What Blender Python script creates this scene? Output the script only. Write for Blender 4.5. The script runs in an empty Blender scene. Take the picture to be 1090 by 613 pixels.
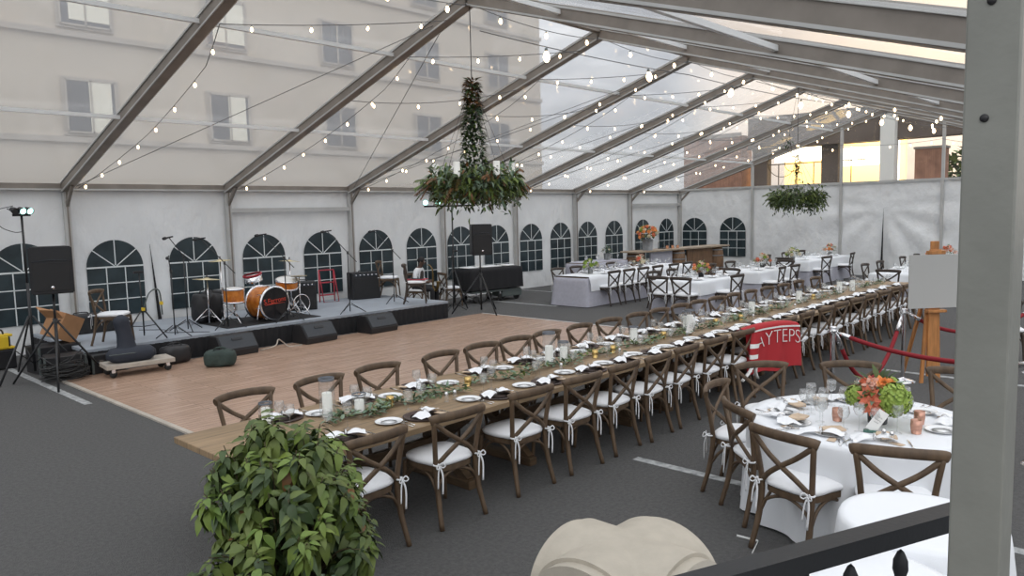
import bpy, bmesh, math, random
from mathutils import Vector, Matrix, Euler
PI=math.pi
sc=bpy.context.scene
COL=sc.collection
rnd=random.Random(7)
R=math.radians

# ------------------------------------------------------------------ materials
def mat(name,col,rough=.6,metal=0,var=0,vscale=8,bump=0,bscale=60,spec=.5,emit=None,estr=0,col2=None,stretch=None,sheen=0,trans=0,coat=0):
    m=bpy.data.materials.new(name); m.use_nodes=True
    nt=m.node_tree; b=nt.nodes['Principled BSDF']
    b.inputs['Base Color'].default_value=(*col,1)
    b.inputs['Roughness'].default_value=rough; b.inputs['Metallic'].default_value=metal
    b.inputs['Specular IOR Level'].default_value=spec
    if coat: b.inputs['Coat Weight'].default_value=coat
    if sheen: b.inputs['Sheen Weight'].default_value=sheen
    if trans: b.inputs['Transmission Weight'].default_value=trans
    tc=None
    def coords():
        t=nt.nodes.new('ShaderNodeTexCoord'); mp=nt.nodes.new('ShaderNodeMapping')
        if stretch: mp.inputs['Scale'].default_value=stretch
        nt.links.new(t.outputs['Object'],mp.inputs['Vector']); return mp.outputs['Vector']
    if var or col2:
        tc=coords()
        n=nt.nodes.new('ShaderNodeTexNoise'); n.inputs['Scale'].default_value=vscale; n.inputs['Detail'].default_value=5
        nt.links.new(tc,n.inputs['Vector'])
        r=nt.nodes.new('ShaderNodeValToRGB')
        c2=col2 if col2 else tuple(c*(1-var) for c in col)
        c1=col if col2 else tuple(min(1,c*(1+var)) for c in col)
        r.color_ramp.elements[0].position=.35; r.color_ramp.elements[1].position=.65
        r.color_ramp.elements[0].color=(*c2,1); r.color_ramp.elements[1].color=(*c1,1)
        nt.links.new(n.outputs['Fac'],r.inputs['Fac']); nt.links.new(r.outputs['Color'],b.inputs['Base Color'])
    if bump:
        v=tc or coords()
        n=nt.nodes.new('ShaderNodeTexNoise'); n.inputs['Scale'].default_value=bscale; n.inputs['Detail'].default_value=4
        nt.links.new(v,n.inputs['Vector'])
        bp=nt.nodes.new('ShaderNodeBump'); bp.inputs['Strength'].default_value=bump; bp.inputs['Distance'].default_value=.02
        nt.links.new(n.outputs['Fac'],bp.inputs['Height']); nt.links.new(bp.outputs['Normal'],b.inputs['Normal'])
    if emit:
        b.inputs['Emission Color'].default_value=(*emit,1); b.inputs['Emission Strength'].default_value=estr
        m.cycles.emission_sampling='NONE'
    return m
def glassmat(name,tint=(.93,.95,.95),ior=1.45,rough=.02,body=.0,bodycol=(.8,.8,.8),bump=0,bscale=3,gain=1.0):
    # thin clear sheet: straight-through transmission, fresnel reflection, a little milky body
    m=bpy.data.materials.new(name); m.use_nodes=True; nt=m.node_tree
    for n in list(nt.nodes): nt.nodes.remove(n)
    out=nt.nodes.new('ShaderNodeOutputMaterial'); t=nt.nodes.new('ShaderNodeBsdfTransparent'); t.inputs['Color'].default_value=(*tint,1)
    g=nt.nodes.new('ShaderNodeBsdfGlossy'); g.inputs['Roughness'].default_value=rough
    lw=nt.nodes.new('ShaderNodeLayerWeight'); lw.inputs['Blend'].default_value=.5
    pw=nt.nodes.new('ShaderNodeMath'); pw.operation='POWER'; pw.inputs[1].default_value=4; nt.links.new(lw.outputs['Facing'],pw.inputs[0])
    f=nt.nodes.new('ShaderNodeMath'); f.operation='MULTIPLY_ADD'; f.inputs[1].default_value=.55*gain; f.inputs[2].default_value=((ior-1)/(ior+1))**2*1.6*gain; f.use_clamp=True; nt.links.new(pw.outputs[0],f.inputs[0])
    mx=nt.nodes.new('ShaderNodeMixShader'); last=t
    if body:
        d=nt.nodes.new('ShaderNodeBsdfTranslucent'); d.inputs['Color'].default_value=(*bodycol,1)
        d2=nt.nodes.new('ShaderNodeBsdfDiffuse'); d2.inputs['Color'].default_value=(*bodycol,1)
        dm=nt.nodes.new('ShaderNodeMixShader'); nt.links.new(d.outputs[0],dm.inputs[1]); nt.links.new(d2.outputs[0],dm.inputs[2])
        bm_=nt.nodes.new('ShaderNodeMixShader'); bm_.inputs['Fac'].default_value=body
        nt.links.new(t.outputs[0],bm_.inputs[1]); nt.links.new(dm.outputs[0],bm_.inputs[2]); last=bm_
    if bump:
        tc=nt.nodes.new('ShaderNodeTexCoord'); n=nt.nodes.new('ShaderNodeTexNoise'); n.inputs['Scale'].default_value=bscale; n.inputs['Detail'].default_value=4
        nt.links.new(tc.outputs['Object'],n.inputs['Vector'])
        bp=nt.nodes.new('ShaderNodeBump'); bp.inputs['Strength'].default_value=bump; bp.inputs['Distance'].default_value=.05
        nt.links.new(n.outputs['Fac'],bp.inputs['Height']); nt.links.new(bp.outputs['Normal'],g.inputs['Normal'])
    nt.links.new(f.outputs[0],mx.inputs['Fac']); nt.links.new(last.outputs[0],mx.inputs[1]); nt.links.new(g.outputs[0],mx.inputs[2])
    nt.links.new(mx.outputs[0],out.inputs['Surface'])
    return m
M={}
M['asphalt']=mat('asphalt',(.082,.081,.080),.9,var=.16,vscale=30,bump=.8,bscale=90)
M['line']=mat('worn_paint',(.42,.43,.43),.8,col2=(.2,.21,.21),vscale=14)
M['vinyl']=mat('white_vinyl',(.77,.785,.79),.5,var=.03,vscale=1.5,bump=1.0,bscale=1.9,stretch=(1,1,.7))
M['alu']=mat('aluminium',(.25,.222,.195),.5,metal=.3,var=.1,vscale=4)
[n for n in M['vinyl'].node_tree.nodes if n.type=='BUMP'][0].inputs['Distance'].default_value=.09
M['alu_l']=mat('aluminium_light',(.5,.5,.49),.45,metal=.3,var=.06,vscale=3)
M['purlin']=mat('purlin_white_aluminium',(.72,.73,.73),.4)
M['postgrey']=mat('weathered_aluminium',(.255,.26,.236),.45,metal=.25,var=.07,vscale=5,bump=.06,bscale=30)
M['film']=glassmat('clear_roof_film',(.95,.955,.955),1.4,.05,.30,(.92,.915,.90),.28,1.6,.8)
M['gable']=glassmat('clear_gable_film',(.95,.95,.94),1.25,.04,.03,(.85,.86,.85),.2,1.6)
M['pane']=mat('window_vinyl_dark',(.030,.048,.056),.28,col2=(.014,.024,.029),vscale=2.5,bump=.15,bscale=5)
M['mull']=mat('window_print_white',(.72,.76,.76),.5)
def planks(name,c1,c2,sx,sy,rough=.5,grain=(1,14,1)):
    m=bpy.data.materials.new(name); m.use_nodes=True; nt=m.node_tree; b=nt.nodes['Principled BSDF']
    t=nt.nodes.new('ShaderNodeTexCoord')
    br=nt.nodes.new('ShaderNodeTexBrick'); br.inputs['Color1'].default_value=(*c1,1); br.inputs['Color2'].default_value=(*c2,1)
    br.inputs['Mortar'].default_value=(*[c*.55 for c in c2],1); br.inputs['Mortar Size'].default_value=.004; br.inputs['Scale'].default_value=1
    br.inputs['Brick Width'].default_value=sx; br.inputs['Row Height'].default_value=sy; br.inputs['Bias'].default_value=0
    nt.links.new(t.outputs['Object'],br.inputs['Vector'])
    mp=nt.nodes.new('ShaderNodeMapping'); mp.inputs['Scale'].default_value=grain; nt.links.new(t.outputs['Object'],mp.inputs['Vector'])
    n=nt.nodes.new('ShaderNodeTexNoise'); n.inputs['Scale'].default_value=3; n.inputs['Detail'].default_value=6; nt.links.new(mp.outputs[0],n.inputs['Vector'])
    mx=nt.nodes.new('ShaderNodeMix'); mx.data_type='RGBA'; mx.blend_type='OVERLAY'; mx.inputs[0].default_value=.55
    nt.links.new(br.outputs['Color'],mx.inputs[6]); nt.links.new(n.outputs['Fac'],mx.inputs[7])
    nt.links.new(mx.outputs[2],b.inputs['Base Color']); b.inputs['Roughness'].default_value=rough
    return m
M['dance']=planks('dance_floor_planks',(.47,.32,.235),(.40,.265,.19),1.2,.1,.26)
M['farm']=planks('farm_table_wood',(.29,.20,.115),(.235,.162,.092),2.6,.21,.55)
M['farmleg']=mat('farm_table_leg_wood',(.10,.062,.032),.6,var=.3,vscale=6,stretch=(1,1,8))
M['chair']=mat('chair_wood',(.125,.080,.046),.55,col2=(.075,.047,.027),vscale=9,stretch=(2,2,.6),bump=.1,bscale=50)
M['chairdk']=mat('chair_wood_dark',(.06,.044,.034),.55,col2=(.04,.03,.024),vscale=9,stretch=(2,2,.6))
M['cushion']=mat('cushion_white',(.80,.81,.83),.75,var=.03,vscale=4,bump=.1,bscale=90)
M['cloth']=mat('cloth_white',(.78,.80,.83),.8,bump=.12,bscale=200)
M['lilac']=mat('linen_grey',(.42,.42,.48),.85,var=.05,vscale=12,bump=.2,bscale=300)
M['napkin']=mat('napkin_white',(.83,.84,.86),.8,bump=.2,bscale=60)
M['china']=mat('china_white',(.82,.83,.84),.15)
M['charger']=mat('woven_charger',(.055,.033,.028),.6,var=.3,vscale=40,bump=.5,bscale=90)
M['steel']=mat('cutlery_steel',(.72,.72,.72),.18,metal=1)
M['chrome']=mat('chrome',(.78,.78,.8),.12,metal=1)
M['glass']=glassmat('thin_glass',(.97,.975,.975),1.5,.03,.035,(.9,.92,.92),gain=1.5)
M['cylglass']=glassmat('cylinder_glass',(.98,.985,.985),1.45,.02,.012,(.9,.92,.92),gain=.8)
M['glassrim']=mat('glass_smoky_rim',(.11,.12,.14),.15)
M['wax']=mat('candle_wax',(.86,.85,.80),.5)
M['kraft']=mat('kraft_paper',(.56,.43,.31),.8,var=.08,vscale=30)
M['paper']=mat('paper_white',(.85,.85,.83),.7)
M['ink']=mat('ink_grey',(.12,.12,.13),.8)
M['black']=mat('black_plastic',(.016,.016,.018),.5)
M['blackmet']=mat('black_metal',(.014,.015,.017),.38,var=.1)
M['railblack']=mat('rail_black_paint',(.011,.013,.016),.6,bump=.05,bscale=80)
M['grille']=mat('speaker_grille',(.012,.012,.013),.6,bump=.4,bscale=300)
M['skirt']=mat('black_skirt',(.012,.012,.014),.85)
M['wedge']=mat('monitor_grey_black',(.028,.034,.042),.5,bump=.3,bscale=200)
M['deck']=mat('stage_deck_grey',(.30,.33,.37),.75,var=.06,vscale=2)
M['orange']=mat('drum_amber',(.62,.22,.03),.25,col2=(.42,.11,.012),vscale=10,coat=.5)
M['head']=mat('drum_head_black',(.010,.010,.012),.25)
M['headw']=mat('drum_head_white',(.75,.74,.72),.4)
M['brass']=mat('cymbal_brass',(.55,.47,.3),.3,metal=.9)
M['redtxt']=mat('red_print',(.62,.06,.03),.5)
M['red']=mat('jersey_red',(.42,.018,.025),.75,bump=.15,bscale=120)
M['velvet']=mat('rope_velvet',(.24,.006,.013),.75)
M['redmet']=mat('red_metal',(.42,.03,.05),.4)
M['oak']=mat('easel_oak',(.46,.20,.065),.5,var=.2,vscale=8,stretch=(3,3,.5))
M['board']=mat('board_white',(.47,.47,.455),.7)
M['stone']=mat('cast_stone',(.43,.39,.325),.8,var=.05,vscale=12,bump=.12,bscale=120)
M['pot']=mat('pot_black_glaze',(.012,.014,.018),.35)
M['soil']=mat('soil',(.03,.02,.014),.95)
M['leaf']=mat('leaf_green',(.118,.158,.028),.55,col2=(.055,.09,.02),vscale=5)
M['leafl']=mat('leaf_lime',(.17,.23,.04),.55,col2=(.10,.17,.03),vscale=6)
M['leafd']=mat('leaf_dark',(.05,.085,.022),.55,col2=(.026,.05,.015),vscale=6)
M['leafe']=mat('leaf_eucalyptus',(.22,.29,.20),.6,col2=(.10,.17,.11),vscale=8)
M['leafr']=mat('leaf_rust',(.22,.10,.035),.6,col2=(.12,.06,.02),vscale=8)
M['stem']=mat('stem_brown',(.07,.055,.025),.7)
M['coral']=mat('petal_coral',(.80,.27,.16),.6,col2=(.72,.17,.09),vscale=14)
M['orangep']=mat('petal_orange',(.85,.36,.12),.6)
M['pinkp']=mat('petal_blush',(.80,.52,.42),.6)
M['hydr']=mat('petal_lime_hydrangea',(.36,.46,.09),.6,col2=(.24,.36,.06),vscale=20)
M['cream']=mat('petal_cream',(.75,.68,.52),.6)
M['bulb']=mat('bulb_glow',(1,.8,.5),.3,emit=(1,.72,.42),estr=4.5)
M['cable']=mat('black_cable',(.02,.02,.02),.6)
M['greycable']=mat('grey_wire',(.12,.12,.12),.6)
M['cardboard']=mat('cardboard',(.40,.21,.10),.8,var=.06)
M['yellow']=mat('yellow_plastic',(.72,.5,.03),.5)
M['greenbag']=mat('duffel_green',(.03,.048,.042),.8,bump=.3,bscale=25)
M['bluebag']=mat('instrument_bag',(.02,.026,.04),.7,bump=.25,bscale=20)
M['dolly']=mat('dolly_wood',(.40,.36,.31),.7,var=.1)
M['rubber']=mat('rubber',(.02,.02,.02),.8)
M['barwood']=mat('bar_plank',(.33,.26,.19),.6,var=.25,vscale=4,stretch=(1,8,8))
M['barrel']=mat('barrel_wood',(.17,.095,.05),.6,var=.3,vscale=5,stretch=(6,6,.6))
M['copper']=mat('copper',(.34,.16,.09),.25,metal=1)
M['gold']=mat('gold_votive',(.6,.42,.16),.25,metal=.9)
M['zinc']=mat('zinc_bucket',(.30,.31,.32),.45,metal=.7,var=.15)
M['skin']=mat('skin_dark',(.10,.055,.038),.55)
M['hair']=mat('hair_black',(.012,.010,.010),.7)
M['shirt']=mat('shirt_white',(.75,.76,.78),.8)
M['vest']=mat('vest_dark',(.05,.042,.04),.8)
M['trousers']=mat('trousers_black',(.014,.014,.016),.8)
M['brassinst']=mat('saxophone_brass',(.22,.15,.06),.3,metal=.9)
M['facade']=mat('facade_stucco',(.45,.40,.335),.9,var=.06,vscale=.4)
M['facade2']=mat('facade_ledge',(.35,.32,.285),.9)
M['fwin']=mat('facade_glass',(.035,.045,.065),.3)
M['blind']=mat('window_blind',(.72,.70,.60),.8)
M['concrete']=mat('concrete_dark',(.11,.085,.07),.9,var=.15,vscale=1)
M['brick']=planks('brickwork',(.33,.17,.11),(.26,.13,.085),.25,.08,.9,(1,1,1))
M['whitecol']=mat('white_brick_column',(.66,.66,.63),.8,bump=.3,bscale=8)
M['lit']=mat('lit_interior_glow',(.8,.5,.15),.8,emit=(1,.68,.24),estr=1.4)  # lamp light on the back wall, painted in as yellow colour and emission
M['litw']=mat('lamp_panel',(1,.9,.7),.8,emit=(1,.88,.62),estr=3.5)
M['tree']=mat('tree_leaf',(.10,.15,.05),.7,col2=(.05,.09,.03),vscale=3)
M['ledgreen']=mat('par_light_lens',(.3,.9,.8),.3,emit=(.45,1,.85),estr=2.2)
M['greyplate']=mat('grey_case',(.10,.12,.115),.6)
M['grn']=mat('table_number_base',(.05,.14,.11),.4)
M['copperglass']=mat('rose_votive',(.55,.30,.22),.2,metal=.4)

# ------------------------------------------------------------------ mesh builder
class MB:
    def __init__(s): s.bm=bmesh.new(); s.mats=[]
    def mi(s,m):
        m=M[m] if isinstance(m,str) else m
        if m not in s.mats: s.mats.append(m)
        return s.mats.index(m)
    def face(s,vs,mi,smooth=False):
        try: f=s.bm.faces.new(vs)
        except ValueError: return
        f.material_index=mi; f.smooth=smooth
    def box(s,c,d,m,rot=None,bev=0):
        mi=s.mi(m); X=Matrix.Translation(Vector(c))
        if rot is not None: X=X@(rot.to_4x4() if not isinstance(rot,(int,float)) else Matrix.Rotation(rot,4,'Z'))
        r=bmesh.ops.create_cube(s.bm,size=1,matrix=X@Matrix.Diagonal((*d,1)))
        vs=r['verts']; fs={f for v in vs for f in v.link_faces}
        for f in fs: f.material_index=mi
        if bev:
            es={e for f in fs for e in f.edges}
            r=bmesh.ops.bevel(s.bm,geom=list(es),offset=bev,segments=2,affect='EDGES',profile=.5)
            for f in r['faces']: f.material_index=mi
        return s
    def tube(s,pts,rad,m,n=8,closed=False,flat=1.0,up=None,cap=True):
        mi=s.mi(m); P=[Vector(p) for p in pts]; k=len(P)
        rad=rad if isinstance(rad,(list,tuple)) else [rad]*k
        rings=[]; prev=None
        for i in range(k):
            if closed: t=P[(i+1)%k]-P[i-1]
            else: t=P[min(i+1,k-1)]-P[max(i-1,0)]
            t.normalize()
            if up is not None: a=Vector(up)-t*t.dot(Vector(up))
            elif prev is None:
                a=Vector((0,0,1)) if abs(t.z)<.9 else Vector((1,0,0)); a=a-t*t.dot(a)
            else: a=prev-t*t.dot(prev)
            if a.length<1e-6: a=t.orthogonal()
            a.normalize(); prev=a; b=t.cross(a)
            rings.append([s.bm.verts.new(P[i]+a*math.cos(2*PI*j/n)*rad[i]+b*math.sin(2*PI*j/n)*rad[i]*flat) for j in range(n)])
        for i in range(k if closed else k-1):
            A,B=rings[i],rings[(i+1)%k]
            for j in range(n): s.face([A[j],A[(j+1)%n],B[(j+1)%n],B[j]],mi,True)
        if cap and not closed:
            s.face(list(reversed(rings[0])),mi); s.face(rings[-1],mi)
        return s
    def lathe(s,prof,m,c=(0,0,0),n=20,mat4=None,smooth=True):
        # prof: list of (r,z) or (r,z,mat)
        X=Matrix.Translation(Vector(c)) if mat4 is None else mat4
        rings=[]
        for p in prof:
            r,z=p[0],p[1]
            if r<1e-5: rings.append([s.bm.verts.new(X@Vector((0,0,z)))])
            else: rings.append([s.bm.verts.new(X@Vector((r*math.cos(2*PI*j/n),r*math.sin(2*PI*j/n),z))) for j in range(n)])
        for i in range(len(prof)-1):
            mi=s.mi(prof[i][2] if len(prof[i])>2 else m); A,B=rings[i],rings[i+1]
            for j in range(n):
                j2=(j+1)%n
                if len(A)==1 and len(B)==1: continue
                if len(A)==1: s.face([A[0],B[j2],B[j]][::-1],mi,smooth)
                elif len(B)==1: s.face([A[j],A[j2],B[0]],mi,smooth)
                else: s.face([A[j],A[j2],B[j2],B[j]],mi,smooth)
        return s
    def prism(s,outline,a,b,m,axis='z'):
        # outline: 2D points; extruded from a to b along axis
        mi=s.mi(m)
        def P(p,h):
            return {'z':(p[0],p[1],h),'y':(p[0],h,p[1]),'x':(h,p[0],p[1])}[axis]
        A=[s.bm.verts.new(P(p,a)) for p in outline]; B=[s.bm.verts.new(P(p,b)) for p in outline]
        n=len(A)
        for i in range(n): s.face([A[i],A[(i+1)%n],B[(i+1)%n],B[i]],mi)
        s.face(A[::-1],mi); s.face(B,mi); return s
    def grid(s,f,nu,nv,m,smooth=True,closeu=False):
        mi=s.mi(m); V=[[s.bm.verts.new(f(i/nu,j/nv)) for j in range(nv+1)] for i in range(nu if closeu else nu+1)]
        k=len(V)
        for i in range(nu):
            for j in range(nv): s.face([V[i][j],V[(i+1)%k][j],V[(i+1)%k][j+1],V[i][j+1]],mi,smooth)
        return V
    def leaf(s,p,d,L,w,m,curl=.3,nrm=None):
        mi=s.mi(m); p=Vector(p); d=Vector(d).normalized()
        nrm=Vector(nrm) if nrm is not None else Vector((0,0,1))
        side=d.cross(nrm)
        if side.length<1e-3: side=d.orthogonal()
        side.normalize(); n=side.cross(d)
        rows=[]
        for t,ww in ((.0,.10),(.2,.75),(.45,1),(.76,.62),(1,.0)):
            c=p+d*L*t-n*curl*L*t*t
            if ww==0: rows.append([s.bm.verts.new(c)])
            else: rows.append([s.bm.verts.new(c-side*w*ww*.5+n*w*.12*ww),s.bm.verts.new(c),s.bm.verts.new(c+side*w*ww*.5+n*w*.12*ww)])
        for i in range(3):
            A,B=rows[i],rows[i+1]
            s.face([A[0],A[1],B[1],B[0]],mi,True); s.face([A[1],A[2],B[2],B[1]],mi,True)
        A,B=rows[3],rows[4]
        s.face([A[0],A[1],B[0]],mi,True); s.face([A[1],A[2],B[0]],mi,True)
    def blob(s,c,r,m,sub=2,noise=0,sq=(1,1,1)):
        mi=s.mi(m); q=bmesh.ops.create_icosphere(s.bm,subdivisions=sub,radius=1)
        for v in q['verts']:
            k=1+noise*rnd.uniform(-1,1); v.co=Vector(c)+Vector((v.co.x*r*sq[0]*k,v.co.y*r*sq[1]*k,v.co.z*r*sq[2]*k))
        for f in {f for v in q['verts'] for f in v.link_faces}: f.material_index=mi; f.smooth=True
        return s
    def text(s,txt,size,m,mat4,depth=.002,align='CENTER',arch=0,thin=0):
        cu=bpy.data.curves.new('t','FONT'); cu.body=txt; cu.size=size; cu.extrude=depth; cu.align_x=align; cu.align_y='CENTER'; cu.offset=thin
        o=bpy.data.objects.new('t',cu); COL.objects.link(o); bpy.context.view_layer.update()
        me=bpy.data.meshes.new_from_object(o.evaluated_get(bpy.context.evaluated_depsgraph_get()))
        n0=len(s.bm.verts); f0=len(s.bm.faces); s.bm.from_mesh(me)
        s.bm.verts.ensure_lookup_table(); s.bm.faces.ensure_lookup_table(); mi=s.mi(m)
        for v in s.bm.verts[n0:]:
            if arch: v.co.y-=arch*v.co.x*v.co.x
            v.co=mat4@v.co
        for f in s.bm.faces[f0:]: f.material_index=mi
        bpy.data.objects.remove(o); bpy.data.curves.remove(cu); bpy.data.meshes.remove(me); return s
    def mesh(s,name):
        me=bpy.data.meshes.new(name); s.bm.normal_update(); s.bm.to_mesh(me); s.bm.free()
        for m in s.mats: me.materials.append(m)
        return me
    def build(s,name,parent=None,label=None):
        o=bpy.data.objects.new(name,s.mesh(name)); COL.objects.link(o)
        if parent is not None: o.parent=parent
        if label: o['label']=label
        return o
def tag(o,label,cat,group=None):
    o['label']=label; o['category']=cat
    if group: o['group']=group
    return o
def thing(name,label,cat,loc=(0,0,0),rz=0,group=None):
    o=bpy.data.objects.new(name,None); COL.objects.link(o); o.empty_display_size=.1
    o.location=loc; o.rotation_euler=(0,0,rz); return tag(o,label,cat,group)
def struct(mb,name,parent=None):
    o=mb.build(name,parent)
    if parent is None: o['kind']='structure'
    return o
def dup(root,loc=None,rz=None,label=None,group=None):
    c=root.copy(); COL.objects.link(c)
    if loc is not None: c.location=loc
    if rz is not None: c.rotation_euler=(0,0,rz)
    if label: c['label']=label
    if group: c['group']=group
    def rec(a,b):
        for ch in list(KIDS.get(a.name,())) :
            k=ch.copy(); COL.objects.link(k); k.parent=b; KIDS.setdefault(b.name,[]).append(k); rec(ch,k)
    rec(root,c); return c
KIDS={}
def freeze(root):
    # remember a prototype's parts so copies can follow them
    for ch in root.children: 
        KIDS.setdefault(root.name,[]).append(ch); freeze(ch)
class Proto:
    """builds the first one, then hands out copies (parts and sub-parts included)"""
    def __init__(s,make): s.make=make; s.first=None
    def put(s,loc,rz,label,cat,group=None):
        if s.first is None:
            s.first=s.make(); freeze(s.first); o=s.first; o.location=loc; o.rotation_euler=(0,0,rz)
            o['label']=label; o['category']=cat
            if group: o['group']=group
            elif 'group' in o: del o['group']
            return o
        o=dup(s.first,loc,rz,label); o['category']=cat
        if group: o['group']=group
        elif 'group' in o: del o['group']
        return o
ORD=['first','second','third','fourth','fifth','sixth','seventh','eighth','ninth','tenth','eleventh','twelfth','thirteenth','fourteenth','fifteenth','sixteenth','seventeenth','eighteenth','nineteenth','twentieth','twenty-first','twenty-second','twenty-third','twenty-fourth','twenty-fifth']
def arc(c,r,a0,a1,n,plane='xz'):
    out=[]
    for i in range(n+1):
        a=a0+(a1-a0)*i/n; x,y=r*math.cos(a),r*math.sin(a)
        out.append({'xz':(c[0]+x,c[1],c[2]+y),'xy':(c[0]+x,c[1]+y,c[2]),'yz':(c[0],c[1]+x,c[2]+y)}[plane])
    return out
def bez(pts,n=12):
    # Catmull-Rom through pts
    P=[Vector(p) for p in pts]; out=[]
    Q=[P[0]*2-P[1]]+P+[P[-1]*2-P[-2]]
    for i in range(1,len(Q)-2):
        for k in range(n):
            t=k/n; a,b,c,d=Q[i-1],Q[i],Q[i+1],Q[i+2]
            out.append(.5*((2*b)+(c-a)*t+(2*a-5*b+4*c-d)*t*t+(3*b-a-3*c+d)*t**3))
    out.append(P[-1]); return out
# ------------------------------------------------------------------ camera
f_px,pitch,roll,yaw=800.878,0.0983072,-0.0235970,0.7516586
fw=Vector((math.cos(yaw)*math.cos(pitch),math.sin(yaw)*math.cos(pitch),-math.sin(pitch)))
rt=Vector((math.sin(yaw),-math.cos(yaw),0)); up=rt.cross(fw)
c_,s_=math.cos(roll),math.sin(roll)
r2=rt*c_+up*s_; u2=up*c_-rt*s_
cam=bpy.data.cameras.new('camera'); cam.sensor_width=36; cam.lens=f_px*36/1090; cam.clip_start=.05; cam.clip_end=400
co=bpy.data.objects.new('camera',cam); COL.objects.link(co)
co.matrix_world=Matrix(((r2.x,u2.x,-fw.x,0),(r2.y,u2.y,-fw.y,0),(r2.z,u2.z,-fw.z,2.4),(0,0,0,1)))
sc.camera=co

# ------------------------------------------------------------------ tent shell
PX=[-1.62,1.58,4.78,8.0,11.24,14.37,17.4,20.43,23.74,27.33]   # frame bays
YW,YR,RIDGE,ZE,ZR=16.13,0.3,8.2,3.12,5.66
def zroof(y): return ZE+(ZR-ZE)*(1-abs(y-RIDGE)/(YW-RIDGE))
b=MB(); b.grid(lambda u,v:(-30+u*100,-30+v*90,0),2,2,'asphalt'); struct(b,'floor')
b=MB()
def wl(u,v):
    x=-1.62+u*(27.33+1.62); z=v*ZE
    return (x,YW+.004*math.sin(x*9+2*math.sin(z*2))+.006*math.sin(x*3.1+z),z)
b.grid(wl,220,12,'vinyl'); 
for sgn in (1,): b.grid(lambda u,v:(wl(u,v)[0],YW+.03,wl(u,v)[2]),4,2,'vinyl')
struct(b,'wall_left')
b=MB()
def we(u,v):
    y=YR+u*(YW-YR); z=v*3.17
    r_=math.hypot(y-8.22,(z-2.3)); an=math.atan2(z-2.3,y-8.22); near=min(1,abs(z-2.3)+abs(y-8.22)); fold=(.045*math.sin(an*11)*math.exp(-((y-8.2)/3.2)**2)*min(1,r_/1.2) if z<2.6 else 0)+.005*math.sin(y*7)+.03*math.sin((y+z*.9)*4.2)*math.exp(-((y-11.2)/1.3)**2)
    return (27.33+fold,y,z)
b.grid(we,160,24,'vinyl'); b.grid(lambda u,v:(27.38,we(u,v)[1],we(u,v)[2]),4,2,'vinyl'); struct(b,'wall_far')
# roof film, one sheet per bay on either slope
nc=0
for side in (1,-1):
    y0=YW+.12 if side>0 else YR-.12
    b=MB()
    for i in range(len(PX)-1):
        xa,xb=PX[i]+.03,PX[i+1]-.03
        def fz(u,v,xa=xa,xb=xb):
            y=y0+(RIDGE-y0)*v; bel=.03*math.sin(PI*u)*math.sin(PI*v)
            return (xa+(xb-xa)*u,y,zroof(y)+.03-bel)
        b.grid(fz,12,12,'film')
    struct(b,'ceiling_left' if side>0 else 'ceiling_right')
# clear gable over the far wall
b=MB(); mi=b.mi('gable')
b.face([b.bm.verts.new(p) for p in ((27.36,YW,ZE+.05),(27.36,RIDGE,ZR),(27.36,YR,ZE+.05))],mi); struct(b,'window_1')
tn=[0]
def trim(mb):
    tn[0]+=1; return struct(mb,'trim_%d'%tn[0])
def beam(mb,a,c,w,h,m):
    a,c=Vector(a),Vector(c); t=(c-a); L=t.length; t.normalize()
    s=t.cross(Vector((0,0,1)))
    if s.length<.01: s=Vector((1,0,0))
    s.normalize(); n=s.cross(t)
    rot=Matrix((s,t,n)).transposed()
    mb.box((a+c)/2,(w,L,h),m,rot); return rot
for i,x in enumerate(PX):
    for side in (1,-1):
        y=YW-.09 if side>0 else YR
        # leg
        if not (side<0 and i==1):
            b=MB(); b.box((x,y,ZE/2),(.10,.13,ZE),'alu_l'); b.box((x,y-side*.07,ZE/2),(.03,.012,ZE),'alu'); b.box((x,y,.008),(.24,.26,.016),'alu'); trim(b)
        # rafter: twin-groove profile
        b=MB(); p0=(x,y,ZE-.02); p1=(x,RIDGE,ZR-.10)
        rot=beam(b,p0,p1,.135,.21,'alu')
        for k in (-1,1):
            off=rot@Vector((.075*k,0,.075)); beam(b,Vector(p0)+off,Vector(p1)+off,.02,.03,'alu_l')
            off=rot@Vector((.075*k,0,-.088)); beam(b,Vector(p0)+off,Vector(p1)+off,.02,.025,'alu_l')
        # haunch bracket at the eave
        if not (side<0 and i==1): beam(b,(x,y-side*.03,ZE-.38),(x,y-side*.42,zroof(y-side*.42)-.16),.05,.07,'alu')
        trim(b)
for y,m,w in ((YW-.06,'alu',.09),(YR,'alu',.09),(12.9,'purlin',.05),(9.95,'purlin',.05),(3.5,'purlin',.05),(6.45,'purlin',.05)):
    b=MB(); z=zroof(y)-(.02 if w>.06 else .075); b.box(((PX[0]+PX[-1])/2,y,z),(PX[-1]-PX[0],w,w*1.2),m)
    if y>15: b.box(((PX[0]+PX[-1])/2,y-.05,z-.06),(PX[-1]-PX[0],.02,.03),'alu_l')
    trim(b)
b=MB(); b.box(((PX[0]+PX[-1])/2,RIDGE,ZR-.03),(PX[-1]-PX[0],.12,.12),'alu'); trim(b)
b=MB(); b.box((27.28,(YR+YW)/2,3.19),(.06,YW-YR,.07),'alu_l'); trim(b)
for y in (12.9,9.63,6.46,3.3):
    b=MB(); b.box((27.27,y,zroof(y)/2-.05),(.08,.09,zroof(y)-.1),'alu_l'); trim(b)
# header rails hung below the eave in two bays
for xa,xb in ((8.0,11.24),(23.74,27.33)):
    b=MB(); b.box(((xa+xb)/2,YW-.10,2.62),(xb-xa,.06,.09),'alu_l'); trim(b)
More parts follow.
